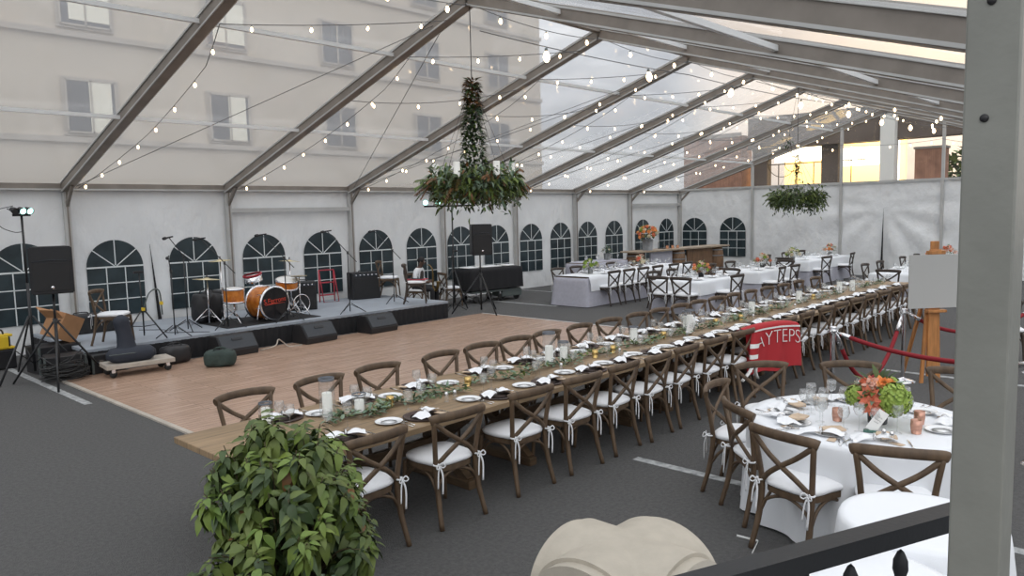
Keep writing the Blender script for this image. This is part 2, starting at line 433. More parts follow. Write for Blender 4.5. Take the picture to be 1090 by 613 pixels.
# near tent leg beside the camera, with drilled holes
b=MB(); b.box((1.65,.306,1.56),(.10,.088,3.12),'postgrey',bev=.004)
trim(b)
dirc=Vector((-.98,-.19,0))
b=MB()
for yy,z in ((.315,2.552),(.310,2.757)): 
    b.lathe([(0,.0),(.0075,.0),(.0075,.0015),(0,.0015)],'black',n=14,mat4=Matrix.Translation((1.5992,yy,z))@Euler((0,-PI/2,0)).to_matrix().to_4x4())
trim(b)

# arched windows in the sidewalls
def window(n,cx,axis):
    W=1.07; r=W/2; zb,zs=.55,1.53
    out=[(-r,zb),(r,zb)]+[(r*math.cos(a),zs+r*math.sin(a)) for a in [PI*k/20 for k in range(21)]]
    T=(lambda x,d,z:(cx+x,YW-.018-d,z)) if axis=='y' else (lambda x,d,z:(27.33-.045-d,cx+x,z))
    p=MB(); mi=p.mi('pane')
    A=[p.bm.verts.new(T(x,0,z)) for x,z in out]; B=[p.bm.verts.new(T(x,.006,z)) for x,z in out]
    p.face(B,mi); p.face(A[::-1],mi)
    for i in range(len(A)): p.face([A[i],A[(i+1)%len(A)],B[(i+1)%len(A)],B[i]],mi)
    o=struct(p,'window_%d'%n)
    q=MB()
    def bar(x0,z0,x1,z1,w=.019):
        L=math.hypot(x1-x0,z1-z0); nx,nz=-(z1-z0)/L*w/2,(x1-x0)/L*w/2
        vs=[]
        mi=q.mi('mull')
        for d in (.006,.012):
            vs.append([q.bm.verts.new(T(x,d,z)) for x,z in ((x0+nx,z0+nz),(x1+nx,z1+nz),(x1-nx,z1-nz),(x0-nx,z0-nz))])
        for a in range(4): q.face([vs[0][a],vs[0][(a+1)%4],vs[1][(a+1)%4],vs[1][a]],mi)
        q.face(vs[1],mi)
    bar(-r,zs,r,zs,.03)
    for k in (1,2): bar(-r,zb+(zs-zb)*k/3,r,zb+(zs-zb)*k/3)
    for k in (-1,1): bar(W/6*k,zb,W/6*k,zs)
    bar(0,zs+.03,0,zs+r)
    for a in (PI*.22,PI*.78): bar(.03*math.cos(a),zs+.02,r*math.cos(a),zs+r*math.sin(a))
    q.build('window_bars',o)
wn=2
for cx in (.8,2.4,4.0,5.6,7.2,8.85,10.42,12.04,13.6,15.1,16.6,18.2,19.7,21.2,22.8,24.7,26.4): window(wn,cx,'y'); wn+=1
for cy in (15.35,13.7): window(wn,cy,'x'); wn+=1
# open slits where wall panels meet
b=MB(); b.prism([(6.36,0.35),(6.43,.35),(6.29,1.95)],YW-.03,YW-.016,'skirt','y'); trim(b)
b=MB(); b.prism([(8.21,.2),(8.29,.2),(8.22,2.3)],27.27,27.285,'skirt','x'); trim(b)

# ------------------------------------------------------------------ dance floor, stage, painted lines
b=MB(); b.box(((3.6+12.69)/2,(7.1+12.9)/2,.011),(12.69-3.6,12.9-7.1,.022),'dance')
fl=b.build('dance_floor'); tag(fl,'large tan wood plank dance floor lying in front of the stage','dance floor')
b=MB(); b.box((3.57,10,.012),(.06,5.8,.024),'dolly'); b.box((12.72,10,.012),(.06,5.8,.024),'alu_l'); e=b.build('edge_ramp',fl)
for k,(x,ya,yb) in enumerate(((3.32,10.9,15.9),(6.0,.5,4.02),(14.83,12.3,15.9),(17.5,14.6,15.9),(11.6,.5,4.0))):
    b=MB(); b.box((x,(ya+yb)/2,.003),(.10,yb-ya,.004),'line'); 
    nm=['left of the dance floor under the speaker stand','under the long table chairs in front','beside the black-draped cart at the left wall','at the foot of the left wall in the distance','beneath the rope barrier by the easel'][k]
    tag(b.build('parking_line'),'worn white painted parking line '+nm,'parking line')
t=thing('stage_platform','low grey carpeted stage with a black pleated skirt along the left wall','stage',(0,0,0))
b=MB(); b.box((7.9,14.5,.37),(7.8,2.82,.05),'deck'); b.build('deck',t)
b=MB()
def sk(u,v):
    s=u*13.2
    if s<2.8: x,y=4.0,15.9-s; nx,ny=-1,0
    elif s<10.6: x,y=4.0+(s-2.8),13.1; nx,ny=0,-1
    else: x,y=11.8,13.1+(s-10.6); nx,ny=1,0
    w=.012*math.sin(s*42)+.012
    return (x+nx*w,y+ny*w,.006+v*.345)
b.grid(sk,420,1,'skirt'); b.build('skirt',t)

# ------------------------------------------------------------------ outside
def bld():
    t=thing('building','long beige stucco building with two rows of windows beyond the left tent wall','building',(0,24,0))
    b=MB(); b.box((9,3,7.5),(38,6,15),'facade')
    b.build('wall',t)
    b=MB()
    for z in (4.8,7.75,10.6): b.box((9,-.06,z),(38,.12,.16),'facade2')
    b.build('ledge',t)
    for zi,z in enumerate((5.75,8.75,11.6)):
        for k,x in enumerate((-4.6,-.4,3.8,8.0,12.2,16.5,20.8,25.0)):
            b=MB(); w,h=1.35,1.5
            b.box((x,-.02,z),(w+.16,.10,h+.16),'facade2'); b.box((x,-.05,z),(w,.08,h),'fwin')
            o=b.build('window',t)
            b=MB()
            for q in (-1,0,1): b.box((x+q*w/2*.98,-.10,z),(.05,.04,h),'facade2')
            for q in (-1,1): b.box((x,-.10,z+q*h/2*.98),(w,.04,.05),'facade2')
            b.build('window_frame',o)
            if x<15:
                b=MB()
                if zi==0: b.box((x+.25,-.10,z),(.6,.012,h*.96),'blind')
                else: b.box((x+.1,-.10,z+.05),(w*.8,.012,h*.86),'blind')
                b.build('blind',o)
bld()
t=thing('parking_structure','lamp-lit parking building with dark beam and columns beyond the far gable','building',(38,0,0))
b=MB(); b.box((0,11.75,6.2),(1,12.5,1.6),'concrete'); b.build('beam',t)
for y in (17.55,13.98): 
    b=MB(); b.box((.2,y,2.9),(.5,.8,5.8),'concrete'); b.build('column',t)
b=MB(); b.box((-.6,11.1,4.1),(.6,.62,8.2),'whitecol'); b.build('column',t,'white brick column')
b=MB(); b.box((3.5,14.6,3.2),(.2,6.2,6.4),'lit'); b.build('back_wall',t,'back wall with yellow lamp light painted in as glow')
for y,z,w,h in ((16.6,5.3,2.6,.9),(13.2,4.9,2.6,.9),(11.75,4.6,.35,2.8)):
    b=MB(); b.box((2.6,y,z),(.1,w,h),'litw'); b.build('lamp_panel',t)
b=MB()
for k in range(7): b.box((.1,13+k*.9,4.05),(.04,.04,1.1),'concrete')
b.box((.1,15.0,4.6),(.05,5.4,.05),'concrete'); b.build('railing',t)
b=MB(); b.box((38.5,9.6,3.2),(.8,1.2,3.4),'brick'); b.box((38.5,9.6,4.95),(.9,1.3,.1),'facade2')
tag(b.build('brick_pier'),'short red brick pier standing right of the white column outside','pier')
b=MB(); b.box((38,20.0,3.1),(1.2,3.4,6.2),'brick'); b.box((37.35,20.0,6.25),(.1,3.4,.2),'facade2'); tag(b.build('brick_building'),'red brick building outside the far left corner of the tent','building')
for k,(x,y,r,lab) in enumerate(((47,9.6,2.0,'bushy green tree outside, right of the brick pier'),(53,6.0,2.6,'rounded green tree outside, half behind the grey tent leg'))):
    t=thing('tree',lab,'tree',(x,y,0))
    b=MB(); b.tube([(0,0,0),(.05,0,1.4),(0,.05,2.9)],[.22,.17,.12],'stem',8); b.build('trunk',t)
    b=MB()
    for q in range(420):
        d=Vector((rnd.gauss(0,1),rnd.gauss(0,1),rnd.gauss(0,.8))).normalized(); p=Vector((0,0,3.9))+Vector((d.x*r,d.y*r,d.z*r*.75))*rnd.uniform(.6,1)
        for w in range(2): b.leaf(p,d+Vector((rnd.gauss(0,.6),rnd.gauss(0,.6),rnd.gauss(0,.6))),rnd.uniform(.35,.6),.3,'tree')
    b.build('foliage',t)
# ------------------------------------------------------------------ cross-back chair
def make_chair(wood='chair',ties=True):
    t=thing('crossback_chair','x','chair')
    # rear leg + back upright, left and right
    for s in (-1,1):
        b=MB(); b.tube(bez([(s*.225,-.285,0),(s*.205,-.225,.24),(s*.20,-.20,.46),(s*.215,-.215,.64),(s*.245,-.25,.86)],5),[.020]*4+[.022]*8+[.020]*9,wood,8); b.build('rear_leg',t)
    for s in (-1,1):
        b=MB(); b.tube(bez([(s*.20,.195,.45),(s*.205,.205,.3),(s*.22,.225,0)],5),[.021]*5+[.017]*6,wood,8); b.build('front_leg',t)
    b=MB(); b.tube(bez([(-.272,-.235,.855),(-.235,-.256,.868),(-.12,-.292,.876),(0,-.303,.878),(.12,-.292,.876),(.235,-.256,.868),(.272,-.235,.855)],4),.036,wood,10,flat=.55,up=(0,0,1)); b.build('top_rail',t)
    for s in (-1,1):
        b=MB(); b.tube(bez([(s*.238,-.246,.835),(s*.12,-.262,.735),(0,-.262,.655),(-s*.11,-.24,.575),(-s*.198,-.205,.49)],4),.013,wood,6,flat=1.6,up=(0,-1,0)); b.build('cross_slat',t)
    b=MB()
    out=[(.225*math.copysign(abs(math.cos(a))**.6,math.cos(a)),.222*math.copysign(abs(math.sin(a))**.6,math.sin(a))) for a in [2*PI*k/28 for k in range(28)]]
    b.prism([(x*(1 if y>-.0 else .93),y) for x,y in out],.425,.468,wood); b.build('seat_frame',t)
    b=MB()
    for pts in ([(-.205,.205,.24),(-.17,.20,.36),(0,.2,.42),(.17,.2,.36),(.205,.205,.24)],[(-.205,-.22,.24),(-.16,-.205,.36),(0,-.2,.42),(.16,-.205,.36),(.205,-.22,.24)]):
        b.tube(bez(pts,4),.012,wood,6)
    for s in (-1,1): b.tube(bez([(s*.208,.205,.24),(s*.2,.13,.37),(s*.195,0,.42),(s*.195,-.13,.37),(s*.205,-.225,.24)],4),.012,wood,6)
    b.build('bentwood_brace',t)
    b=MB()
    def cu(u,v):
        a=2*PI*u; sx=math.copysign(abs(math.cos(a))**.55,math.cos(a)); sy=math.copysign(abs(math.sin(a))**.55,math.sin(a))
        prof=[(0,.535),(.5,.533),(.85,.522),(.97,.508),(1.0,.495),(.985,.478),(.94,.470),(0,.470)]
        k=v*(len(prof)-1); i=min(int(k+1e-6),len(prof)-2); f=k-i
        r=prof[i][0]*(1-f)+prof[i+1][0]*f; z=prof[i][1]*(1-f)+prof[i+1][1]*f
        y=sy*.232*r; x=sx*.236*r*(1 if y>0 else .93)
        return (x,y,z)
    b.grid(cu,32,7,'cushion',closeu=True); cs=b.build('seat_cushion',t)
    if ties:
        for s in (-1,1):
            b=MB(); x=s*.207; y=-.222
            b.tube(arc((x,y,.50),.027,0,2*PI,10,'xy'),.007,'napkin',5)
            for k in (-1,1): b.tube(bez([(x,y-.03,.50),(x+k*.022,y-.045,.522),(x+k*.042,y-.05,.495),(x+k*.022,y-.045,.484),(x,y-.03,.50)],4),.006,'napkin',5,flat=.5)
            b.tube(bez([(x,y-.03,.5),(x+.018,y-.045,.42),(x+.01,y-.05,.28)],5),.009,'napkin',5,flat=.4)
            b.tube(bez([(x,y-.03,.5),(x-.02,y-.04,.43),(x-.03,y-.045,.33)],5),.007,'napkin',5,flat=.4)
            b.build('tie_ribbon',cs)
    return t
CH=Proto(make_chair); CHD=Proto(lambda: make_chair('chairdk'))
def place_chair(railx,raily,face,label,group,p=CH,z=0):
    a=R(face); # face = direction the sitter looks; back rail is .29 behind the chair's centre
    return p.put((railx+math.cos(a)*.28,raily+math.sin(a)*.28,z),a-PI/2,label,'chair',group)
NEARX=[3.10,3.88,4.76,5.46,6.15,6.76,7.38,8.03,8.72,9.40,10.10,10.78,11.46,12.14,12.82,13.5,14.2,14.9,15.6,16.4]
FARX=[3.13,3.87,4.57,5.41,6.07,6.64,7.22,7.89,8.58,9.26,9.86,10.5,11.1,11.75,12.35,13.0,13.7,14.4,15.2,16.1]
for i,x in enumerate(NEARX):
    place_chair(x,4.2+rnd.uniform(-.015,.015),(74 if i==9 else 90+rnd.uniform(-4,4)),'%s cross-back chair from the leafy planter on camera side of long table'%ORD[i],'chairs on the near side of the long farm table')
for i,x in enumerate(FARX):
    place_chair(x,6.2+rnd.uniform(-.02,.02),-90+rnd.uniform(-5,5),'%s cross-back chair from the left along the dance-floor side of long table'%ORD[i],'chairs on the far side of the long farm table')

# ------------------------------------------------------------------ farm tables end to end
TY0,TY1=4.46,5.76; TC=(TY0+TY1)/2
def make_farm():
    t=thing('farm_table','x','table')
    b=MB(); b.box((0,0,.735),(2.49,TY1-TY0,.05),'farm',bev=.006); b.box((0,0,.69),(2.2,.9,.04),'farmleg'); b.build('tabletop',t)
    for s in (-1,1):
        b=MB(); x=s*.85
        b.box((x,0,.04),(.10,.92,.08),'farmleg',bev=.01); b.box((x,0,.655),(.10,.92,.05),'farmleg')
        for k in (-1,1): beam(b,(x,k*.40,.06),(x,-k*.40,.645),.075,.085,'farmleg')
        b.build('trestle',t)
    b=MB(); b.box((0,0,.36),(1.66,.05,.10),'farmleg'); b.build('stretcher',t)
    return t
FT=Proto(make_farm)
for k in range(6):
    FT.put((2.32+1.25+2.5*k,TC,0),0,'long wooden trestle farm table, %s of the row counting from the leafy planter'%ORD[k],'table','farm tables set end to end')

# ------------------------------------------------------------------ tableware prototypes (origin on the table surface)
def one(name,mb): return mb.build(name)
def mk_charger():
    b=MB(); b.lathe([(0,.004),(.11,.004),(.165,.012),(.172,.012),(.16,.0),(0,.0)],'charger',n=24); return b.build('charger_plate')
def mk_plate():
    b=MB(); b.lathe([(0,.004),(.065,.004),(.108,.015),(.113,.015),(.07,0),(0,0)],'china',n=24); return b.build('bread_plate')
def mk_napkin():
    t=thing('napkin','x','napkin')
    b=MB()
    for s in (-1,1):
        def fz(u,v,s=s):
            x=s*(.012+.14*u); w=.022+.07*u**.7; y=(v-.5)*2*w
            z=.016+.028*math.sin(PI*min(1,u*1.15))*(1-(2*v-1)**2*.6)+.010*math.sin(v*11+s)*u+.012*(1-u)
            return (x,y+.03*u*s,max(z,.006))
        b.grid(fz,8,8,'napkin')
    b.build('folded_cloth',t)
    b=MB(); b.tube(arc((0,0,.030),.024,0,2*PI,12,'yz')[:-1],.006,'steel',6,closed=True); b.build('napkin_ring',t)
    return t
def mk_tag():
    b=MB(); b.box((0,0,.001),(.055,.09,.002),'kraft',R(20)); return b.build('kraft_place_card')
def goblet(name,h,r,bowl):
    t=thing(name,'x','glass')
    b=MB(); b.lathe([(.033,.0),(.034,.003),(.006,.008),(.004,.02),(.004,h-bowl)],'glass',n=14); b.build('stem',t)
    b=MB(); b.lathe([(.004,h-bowl),(r*.7,h-bowl*.8),(r,h-bowl*.45),(r*.82,h),(r*.80,h),(r*.97,h-bowl*.45),(r*.67,h-bowl*.77),(0,h-bowl*.96)],'glass',n=18); b.build('bowl',t)
    return t
def mk_tumbler():
    b=MB(); b.lathe([(0,0),(.034,0),(.038,.115),(.036,.115),(.032,.008),(0,.008)],'glass',n=16); return b.build('water_tumbler')
def mk_fork():
    b=MB(); b.tube([(0,-.09,.004),(0,-.03,.006),(0,.03,.008)],[.007,.0035,.005],'steel',6,flat=.4,up=(1,0,0))
    b.box((0,.042,.008),(.022,.02,.003),'steel')
    for k in (-1.5,-.5,.5,1.5): b.box((k*.006,.072,.006),(.0035,.044,.002),'steel')
    return b.build('fork')
def mk_knife():
    b=MB(); b.tube([(0,-.10,.004),(0,0,.006)],[.008,.005],'steel',6,flat=.5,up=(1,0,0)); b.prism([(-.004,0),(.008,.01),(.009,.09),(0,.115),(-.004,.11)],.003,.0055,'steel'); return b.build('knife')
P={}
P['charger']=Proto(mk_charger);P['plate']=Proto(mk_plate);P['napkin']=Proto(mk_napkin);P['tag']=Proto(mk_tag)
P['wine']=Proto(lambda:goblet('wine_glass',.215,.042,.10));P['goblet']=Proto(lambda:goblet('water_goblet',.17,.044,.10));P['tumbler']=Proto(mk_tumbler);P['fork']=Proto(mk_fork);P['knife']=Proto(mk_knife)
ZT=.762
def setting(x,y,ang,where,grp,near=True,z=ZT,chg=True):
    """place setting; ang = direction from the diner to the table centre"""
    a=R(ang); cx,sx=math.cos(a),math.sin(a)
    def at(u,v): return (x+cx*v+sx*u,y+sx*v-cx*u,z)     # u to the diner's right, v forward
    j=lambda s:rnd.uniform(-s,s)
    rz=a-PI/2
    if chg: P['charger'].put(at(0,.21),rz,'dark brown woven charger plate '+where,'charger plate','charger plates '+grp)
    zz=z+(.013 if chg else .002)
    p=at(j(.02),.21+j(.02)); P['napkin'].put((p[0],p[1],zz),rz+j(.5),'white ringed napkin '+where,'napkin','napkins '+grp)
    P['plate'].put(at(-.27+j(.02),.32+j(.03)),0,'small white bread plate '+where,'plate','bread plates '+grp)
    P['wine'].put(at(.17+j(.02),.43+j(.03)),0,'stemmed wine glass '+where,'glass','wine glasses '+grp)
    P['goblet'].put(at(.06+j(.02),.46+j(.03)),0,'stemmed water goblet '+where,'glass','water goblets '+grp)
    if near:
        for k,u in enumerate((-.245,-.205)): P['fork'].put(at(u,.13+.02*k),rz+j(.08),('outer' if k==0 else 'inner')+' steel fork '+where,'fork',('outer' if k==0 else 'inner')+' forks '+grp)
        P['knife'].put(at(.215,.16),rz+j(.08),'steel table knife '+where,'knife','knives '+grp)
        p=at(.13,.16+j(.02)); P['tag'].put((p[0],p[1],z+.016 if chg else z+.002),rz+j(.6),'kraft place card '+where,'place card','place cards '+grp)
for i,x in enumerate(NEARX):
    setting(x+.02,TY0,90,'at %s camera-side setting from left on long table'%ORD[i],'on the near side of the long table',near=i<13)
for i,x in enumerate(FARX):
    setting(x,TY1,-90,'at %s dance-floor-side setting from left on long table'%ORD[i],'on the far side of the long table',near=i<9)

# ------------------------------------------------------------------ centre of the long table
for k in range(6):
    t=thing('greenery_garland','silvery eucalyptus garland along the centre of the %s farm table from the planter'%ORD[k],'garland',(2.32+2.5*k,TC,ZT),0,'eucalyptus garlands on the long table')
    b=MB(); x0=.95 if k==0 else .1
    pts=[(x0+(2.4-x0)*q/14,.07*math.sin(q*1.3+k),.022+.012*math.sin(q*2.1)) for q in range(15)]
    b.tube(pts,.005,'stem',5)
    b.build('stem',t)
    b=MB()
    for q in range(330 if k<4 else 180):
        u=rnd.random(); w=pts[int(u*14)]; 
        p=Vector((x0+(2.4-x0)*u,w[1]+rnd.gauss(0,.055),.018+abs(rnd.gauss(0,.025))))
        b.leaf(p,(rnd.gauss(0,1),rnd.gauss(0,1),rnd.uniform(.0,.8)),rnd.uniform(.045,.085),rnd.uniform(.02,.034),rnd.choice(['leafe','leafe','leaf','leafd']),.3,(rnd.gauss(0,.3),rnd.gauss(0,.3),1))
    b.build('foliage',t)
def candle(r,h):
    b=MB(); b.lathe([(0,0),(r,0),(r,h-.004),(r-.004,h),(r*.4,h-.006),(0,h-.008)],'wax',n=20); b.tube([(0,0,h-.008),(.001,.001,h+.012)],.0015,'ink',5); return b.build('pillar_candle')
def hurricane(r,h):
    b=MB(); b.lathe([(0,0),(r,0),(r,h*.93,'glassrim'),(r,h,'glassrim'),(r-.003,h,'glassrim'),(r-.003,h*.93,'cylglass'),(r-.003,.006),(0,.006)],'cylglass',n=24); return b.build('glass_hurricane')
CANDS=[(2.88,5.36,.034,.17,.052,.22,'nearest the left end of the long table'),(3.40,5.30,.040,.20,.065,.33,'second from the left end, in the tallest cylinder'),(3.66,5.22,.040,.10,.06,.16,'short, third from the left end of the long table'),
 (6.15,5.22,.045,.20,.07,.36,'beside the sixth far chair, taller of the pair'),(6.40,5.22,.042,.15,.06,.22,'beside the sixth far chair, shorter of the pair'),
 (7.75,5.2,.045,.19,.06,.22,'on the fourth-quarter seam before the tilted table card'),(8.98,5.12,.045,.22,.07,.30,'just right of the tilted table card'),(9.15,5.28,.04,.17,.06,.25,'just behind the candle beside the tilted table card'),
 (10.9,5.15,.045,.20,.06,.24,'behind the red jersey on the long table'),(12.7,5.15,.045,.20,.06,.24,'beyond the red jersey, in the fifth farm table'),(14.6,5.15,.045,.20,.065,.26,'near the right end of the long table, left one'),(15.0,5.05,.045,.20,.065,.26,'near the right end of the long table, right one')]
for i,(x,y,r,h,gr,gh,w) in enumerate(CANDS):
    o=candle(r,h); o.location=(x,y,ZT+.0065); tag(o,'white pillar candle '+w,'candle','pillar candles on the long table')
    o=hurricane(gr,gh); o.location=(x,y,ZT); tag(o,'clear glass cylinder around the candle '+w,'candle holder','glass cylinders on the long table')
vp=Proto(lambda:MB().lathe([(0,0),(.03,0),(.036,.05),(.034,.085),(.031,.085),(.03,.01),(0,.01)],'gold',n=14).build('votive_holder'))
for i,x in enumerate((3.95,4.9,6.75,7.1,8.3,9.7,10.3,11.6,13.4)):
    vp.put((x,TC+rnd.uniform(-.12,.12),ZT),0,'small gold votive holder among the greenery, %s from the planter'%ORD[i],'votive holder','gold votives on the long table')
def mk_shaker():
    t=thing('shaker','x','shaker')
    MB().lathe([(0,0),(.02,0),(.022,.02),(.015,.065),(0,.065)],'glass',n=12).build('body',t); MB().lathe([(.016,.062),(.016,.078),(.009,.088),(0,.09)],'steel',n=12).build('cap',t); return t
shk=Proto(mk_shaker)
for i,x in enumerate((4.35,4.45,5.95,7.0,8.5,10.4,11.9)):
    shk.put((x,TC-.22,ZT),0,'glass salt shaker with steel cap on the long table, %s from the planter'%ORD[i],'shaker','shakers on the long table')
def table_card(name,loc,rz,label,lean=-28,h=.16,w=.075,base='farmleg',txt=None):
    t=thing(name,label,'table card',loc,rz)
    b=MB(); b.box((0,0,.009),(.09,.04,.018),base,bev=.003); b.build('base',t)
    b=MB(); m4=Matrix.Translation((0,.0,.016))@Matrix.Rotation(R(lean),4,'Y')
    b.box((0,0,0),(1,1,1),'paper'); 
    for v in b.bm.verts: v.co=m4@Vector((v.co.x*w,v.co.y*.003,(v.co.z+.5)*h))
    c=b.build('card',t)
    b=MB(); mm=m4@Matrix.Translation((0,-.0025,h*.5))@Matrix.Rotation(PI/2,4,'X')
    for k,(ww,dz) in enumerate(((.5,.03),(.62,.008),(.4,-.012))): 
        q=MB(); 
        pts=[(w*ww*(s/8-.5),.004*math.sin(s*2.4+k),0) for s in range(9)]
        b.tube([mm@Vector((p[0],p[1]+dz*h/.16,0)) for p in pts],.0012,'ink',4)
    b.build('handwriting',c); return t
table_card('table_card',(8.72,5.0,ZT),R(-20),'tilted white table card standing among candles on the long table',25,.2,.10)
# ------------------------------------------------------------------ red jersey over the tenth chair
jx,jy=9.36,4.2
t=thing('jersey','red sports jersey with white lettering draped over a near-side chair back','jersey',(jx,jy,0),R(-16))
def jf(u,v):
    x=(u-.5)*1.02
    if v<.12:  # over the rail
        k=v/.12; y=.10-.16*k; z=.80+.125*math.sin(PI*(.18+.45*k))
    else:
        k=(v-.12)/.88; y=-.085-.05*k+.018*math.sin(u*17+k*2)*k; z=.915-.60*k+.02*math.sin(u*9)*k
    z-=.05*abs(2*u-1)**3*(1-min(1,v*2)*.5)
    return (x,y,z)
b=MB(); b.grid(jf,36,26,'red')
def jf2(u,v):
    p=jf(u,v); return (p[0]*.985,p[1]+.012,p[2]-.004)
b.grid(jf2,36,26,'red'); body=b.build('body',t)
b=MB()
def st(z0,w,bend):
    def g(u,v):
        x=(u-.5)*1.0; return (x,-.115-.004*math.sin(u*17),z0+bend*(2*u-1)**2+w*(v-.5))
    b.grid(g,20,1,'paper')
st(.862,.022,-.03); b.build('stripe',body)
b=MB()
m4=Matrix.Translation((.06,-.125,.735))@Matrix.Rotation(PI/2,4,'X')
b.text('AYTEPS',.26,'paper',m4,.002,arch=.30,thin=-.006); b.build('lettering',body)
b=MB()
def slv(u,v):
    a=2*PI*u; k=v; c=Vector((-.40-.10*math.sin(k*1.8),-.17-.05*k,.84-.42*k)); rr=.085-.02*k
    return c+Vector((math.cos(a)*rr,math.sin(a)*rr*.45,0))
V=b.grid(slv,18,16,'red',closeu=True)
for f in b.bm.faces:
    zc=(f.calc_center_median().z-.42)/.40
    if .30<1-zc<.42 or .62<1-zc<.74: f.material_index=b.mi('paper')
b.build('sleeve',t,'red sleeve with two white bands')
b=MB(); 
for s in (-1,1): b.tube(bez([(-.50+s*.03,-.22,.44),(-.54+s*.06,-.22,.36),(-.58+s*.14,-.22,.27)],4),.03,'paper',6,flat=.35,up=(0,1,0))
b.build('cuff',t,'white hanging cuff')
# ------------------------------------------------------------------ round guest table
def round_cloth(r,z,seed=0,m='cloth',zb=.02,fold=.05,flare=.10,n=120):
    b=MB(); rr=random.Random(seed); ph=[rr.uniform(0,6.28) for _ in range(3)]; nf=rr.choice([13,15,17])
    def g(u,v):
        a=2*PI*u
        if v<.4: k=v/.4; return (math.cos(a)*r*k,math.sin(a)*r*k,z)
        k=(v-.4)/.6; ed=min(1,k*9)
        w=fold*k*(math.sin(nf*a+ph[0])+.5*math.sin((nf+5)*a+ph[1]))
        q=r+.012*math.sin(ed*PI/2)+flare*k*.7+w
        return (math.cos(a)*q,math.sin(a)*q,z-.008*(1-math.cos(ed*PI/2))-(z-zb-.008)*max(0,k-.02)/.98)
    b.grid(g,n,30,m,closeu=True); bmesh.ops.remove_doubles(b.bm,verts=b.bm.verts,dist=1e-5); return b
def rect_cloth(lx,ly,z,m,zb=.015,fold=.02,flare=.07,pleat=9,seed=0,cr=.03):
    b=MB(); per=[]
    def pt(s): # perimeter position by arc, rounded rectangle
        L=2*(lx+ly); d=s*L
        if d<lx: return (-lx/2+d,-ly/2,0,-1)
        d-=lx
        if d<ly: return (lx/2,-ly/2+d,1,0)
        d-=ly
        if d<lx: return (lx/2-d,ly/2,0,1)
        d-=lx; return (-lx/2,ly/2-d,-1,0)
    N=int((lx+ly)*2*16)
    ph=seed
    def g(u,v):
        x,y,nx,ny=pt(u); d=u*2*(lx+ly)
        # corner blend
        cx=max(0,1-(lx/2-abs(x))/.10)*(1 if abs(x)>lx/2-.1 else 0); cy=max(0,1-(ly/2-abs(y))/.10)
        if v<.3: k=v/.3; return (x*k,y*k,z)
        k=(v-.3)/.7; w=fold*k*(math.sin(d*pleat+ph)+.4*math.sin(d*pleat*1.7+ph*2))
        n=Vector((nx,ny,0))
        if cx>0 and cy>0: n=Vector((math.copysign(cx,x),math.copysign(cy,y),0)).normalized(); 
        q=flare*k+w*(1)+.008*min(1,k*8)
        return (x+n.x*q,y+n.y*q,z-(z-zb)*k)
    b.grid(g,N,12,m,closeu=True); bmesh.ops.remove_doubles(b.bm,verts=b.bm.verts,dist=1e-5); return b
def folding_table(name,label,loc,lx,ly,z,grp=None):
    t=thing(name,label,'table',loc,0,grp)
    b=MB(); b.box((0,0,z-.02),(lx-.03,ly-.03,.03),'farmleg'); b.build('tabletop',t)
    for sx in (-1,1):
        for sy in (-1,1):
            b=MB(); b.tube([(sx*(lx/2-.2),sy*(ly/2-.12),z-.035),(sx*(lx/2-.2),sy*(ly/2-.12),0)],.015,'blackmet',8); b.build('leg',t)
    return t
RT=(5.98,1.94)
t=thing('round_table','round guest table under the white cloth in front of the rope barrier','table',(*RT,0))
b=MB(); b.lathe([(0,.72),(.80,.72),(.80,.75),(0,.75)],'farmleg',n=32); b.build('tabletop',t)
b=MB(); b.lathe([(.3,0),(.3,.03),(.05,.06),(.05,.72)],'blackmet',n=16); b.build('pedestal',t)
o=round_cloth(.82,.756,3,fold=.045,flare=.0).build('tablecloth'); o.location=(*RT,0); tag(o,'white floor-length cloth on round table with coral flower centrepiece','tablecloth')
RC=[(6.92,3.19,230,'behind the round table, just below the red jersey'),(5.86,3.12,277,'at the far left of the round table, seen from its side'),(5.32,2.66,320,'second from left around the round table, behind the large foreground one'),(4.83,2.08,-14,'largest in the foreground at the left of the round table'),(4.93,1.36,20,'at the near side of round table above the black handrail'),(7.45,2.52,212,'behind the round table, left of the coral flowers'),(7.68,1.62,180,'behind the round table, right of the flowers by the tent leg')]
for x,y,fa,w in RC: place_chair(x,y,fa,'brown cross-back chair '+w,'chairs around the round guest table')
RW=['beside the side-on chair','at the left back of the round table','at the left of the round table','by the large foreground chair','by the chair above the handrail','at the back left of the flowers','at the back right of the flowers','at the right edge by the tent leg']
for k,a in enumerate((92,55,135,172,208,25,-5,-60)):
    c=R(a); setting(RT[0]+math.cos(c)*.80,RT[1]+math.sin(c)*.80,a+180,'on the round table, '+['beside the side-on chair','before the chair below the jersey','before the second-left chair','before the large foreground chair','before the chair above the handrail','back left of the flowers','back right of the flowers','near the grey tent leg'][k],'on the round guest table',True,.758,False)
kp=Proto(lambda:MB().prism([(-.08,-.05),(-.02,-.065),(.08,-.045),(.085,.03),(.03,.06),(-.075,.05)],0,.012,'kraft').build('kraft_favor_bag'))
for k,a in enumerate((92,135,172,208,60)):
    c=R(a); kp.put((RT[0]+math.cos(c)*.56+.05,RT[1]+math.sin(c)*.56-.06,.785),a,'crumpled kraft paper favour bag on the round table, '+['beside the side-on chair','before the second-left chair','before the large foreground chair','before the chair above the handrail','before the chair below the jersey'][k],'favour bag','favour bags on the round table')
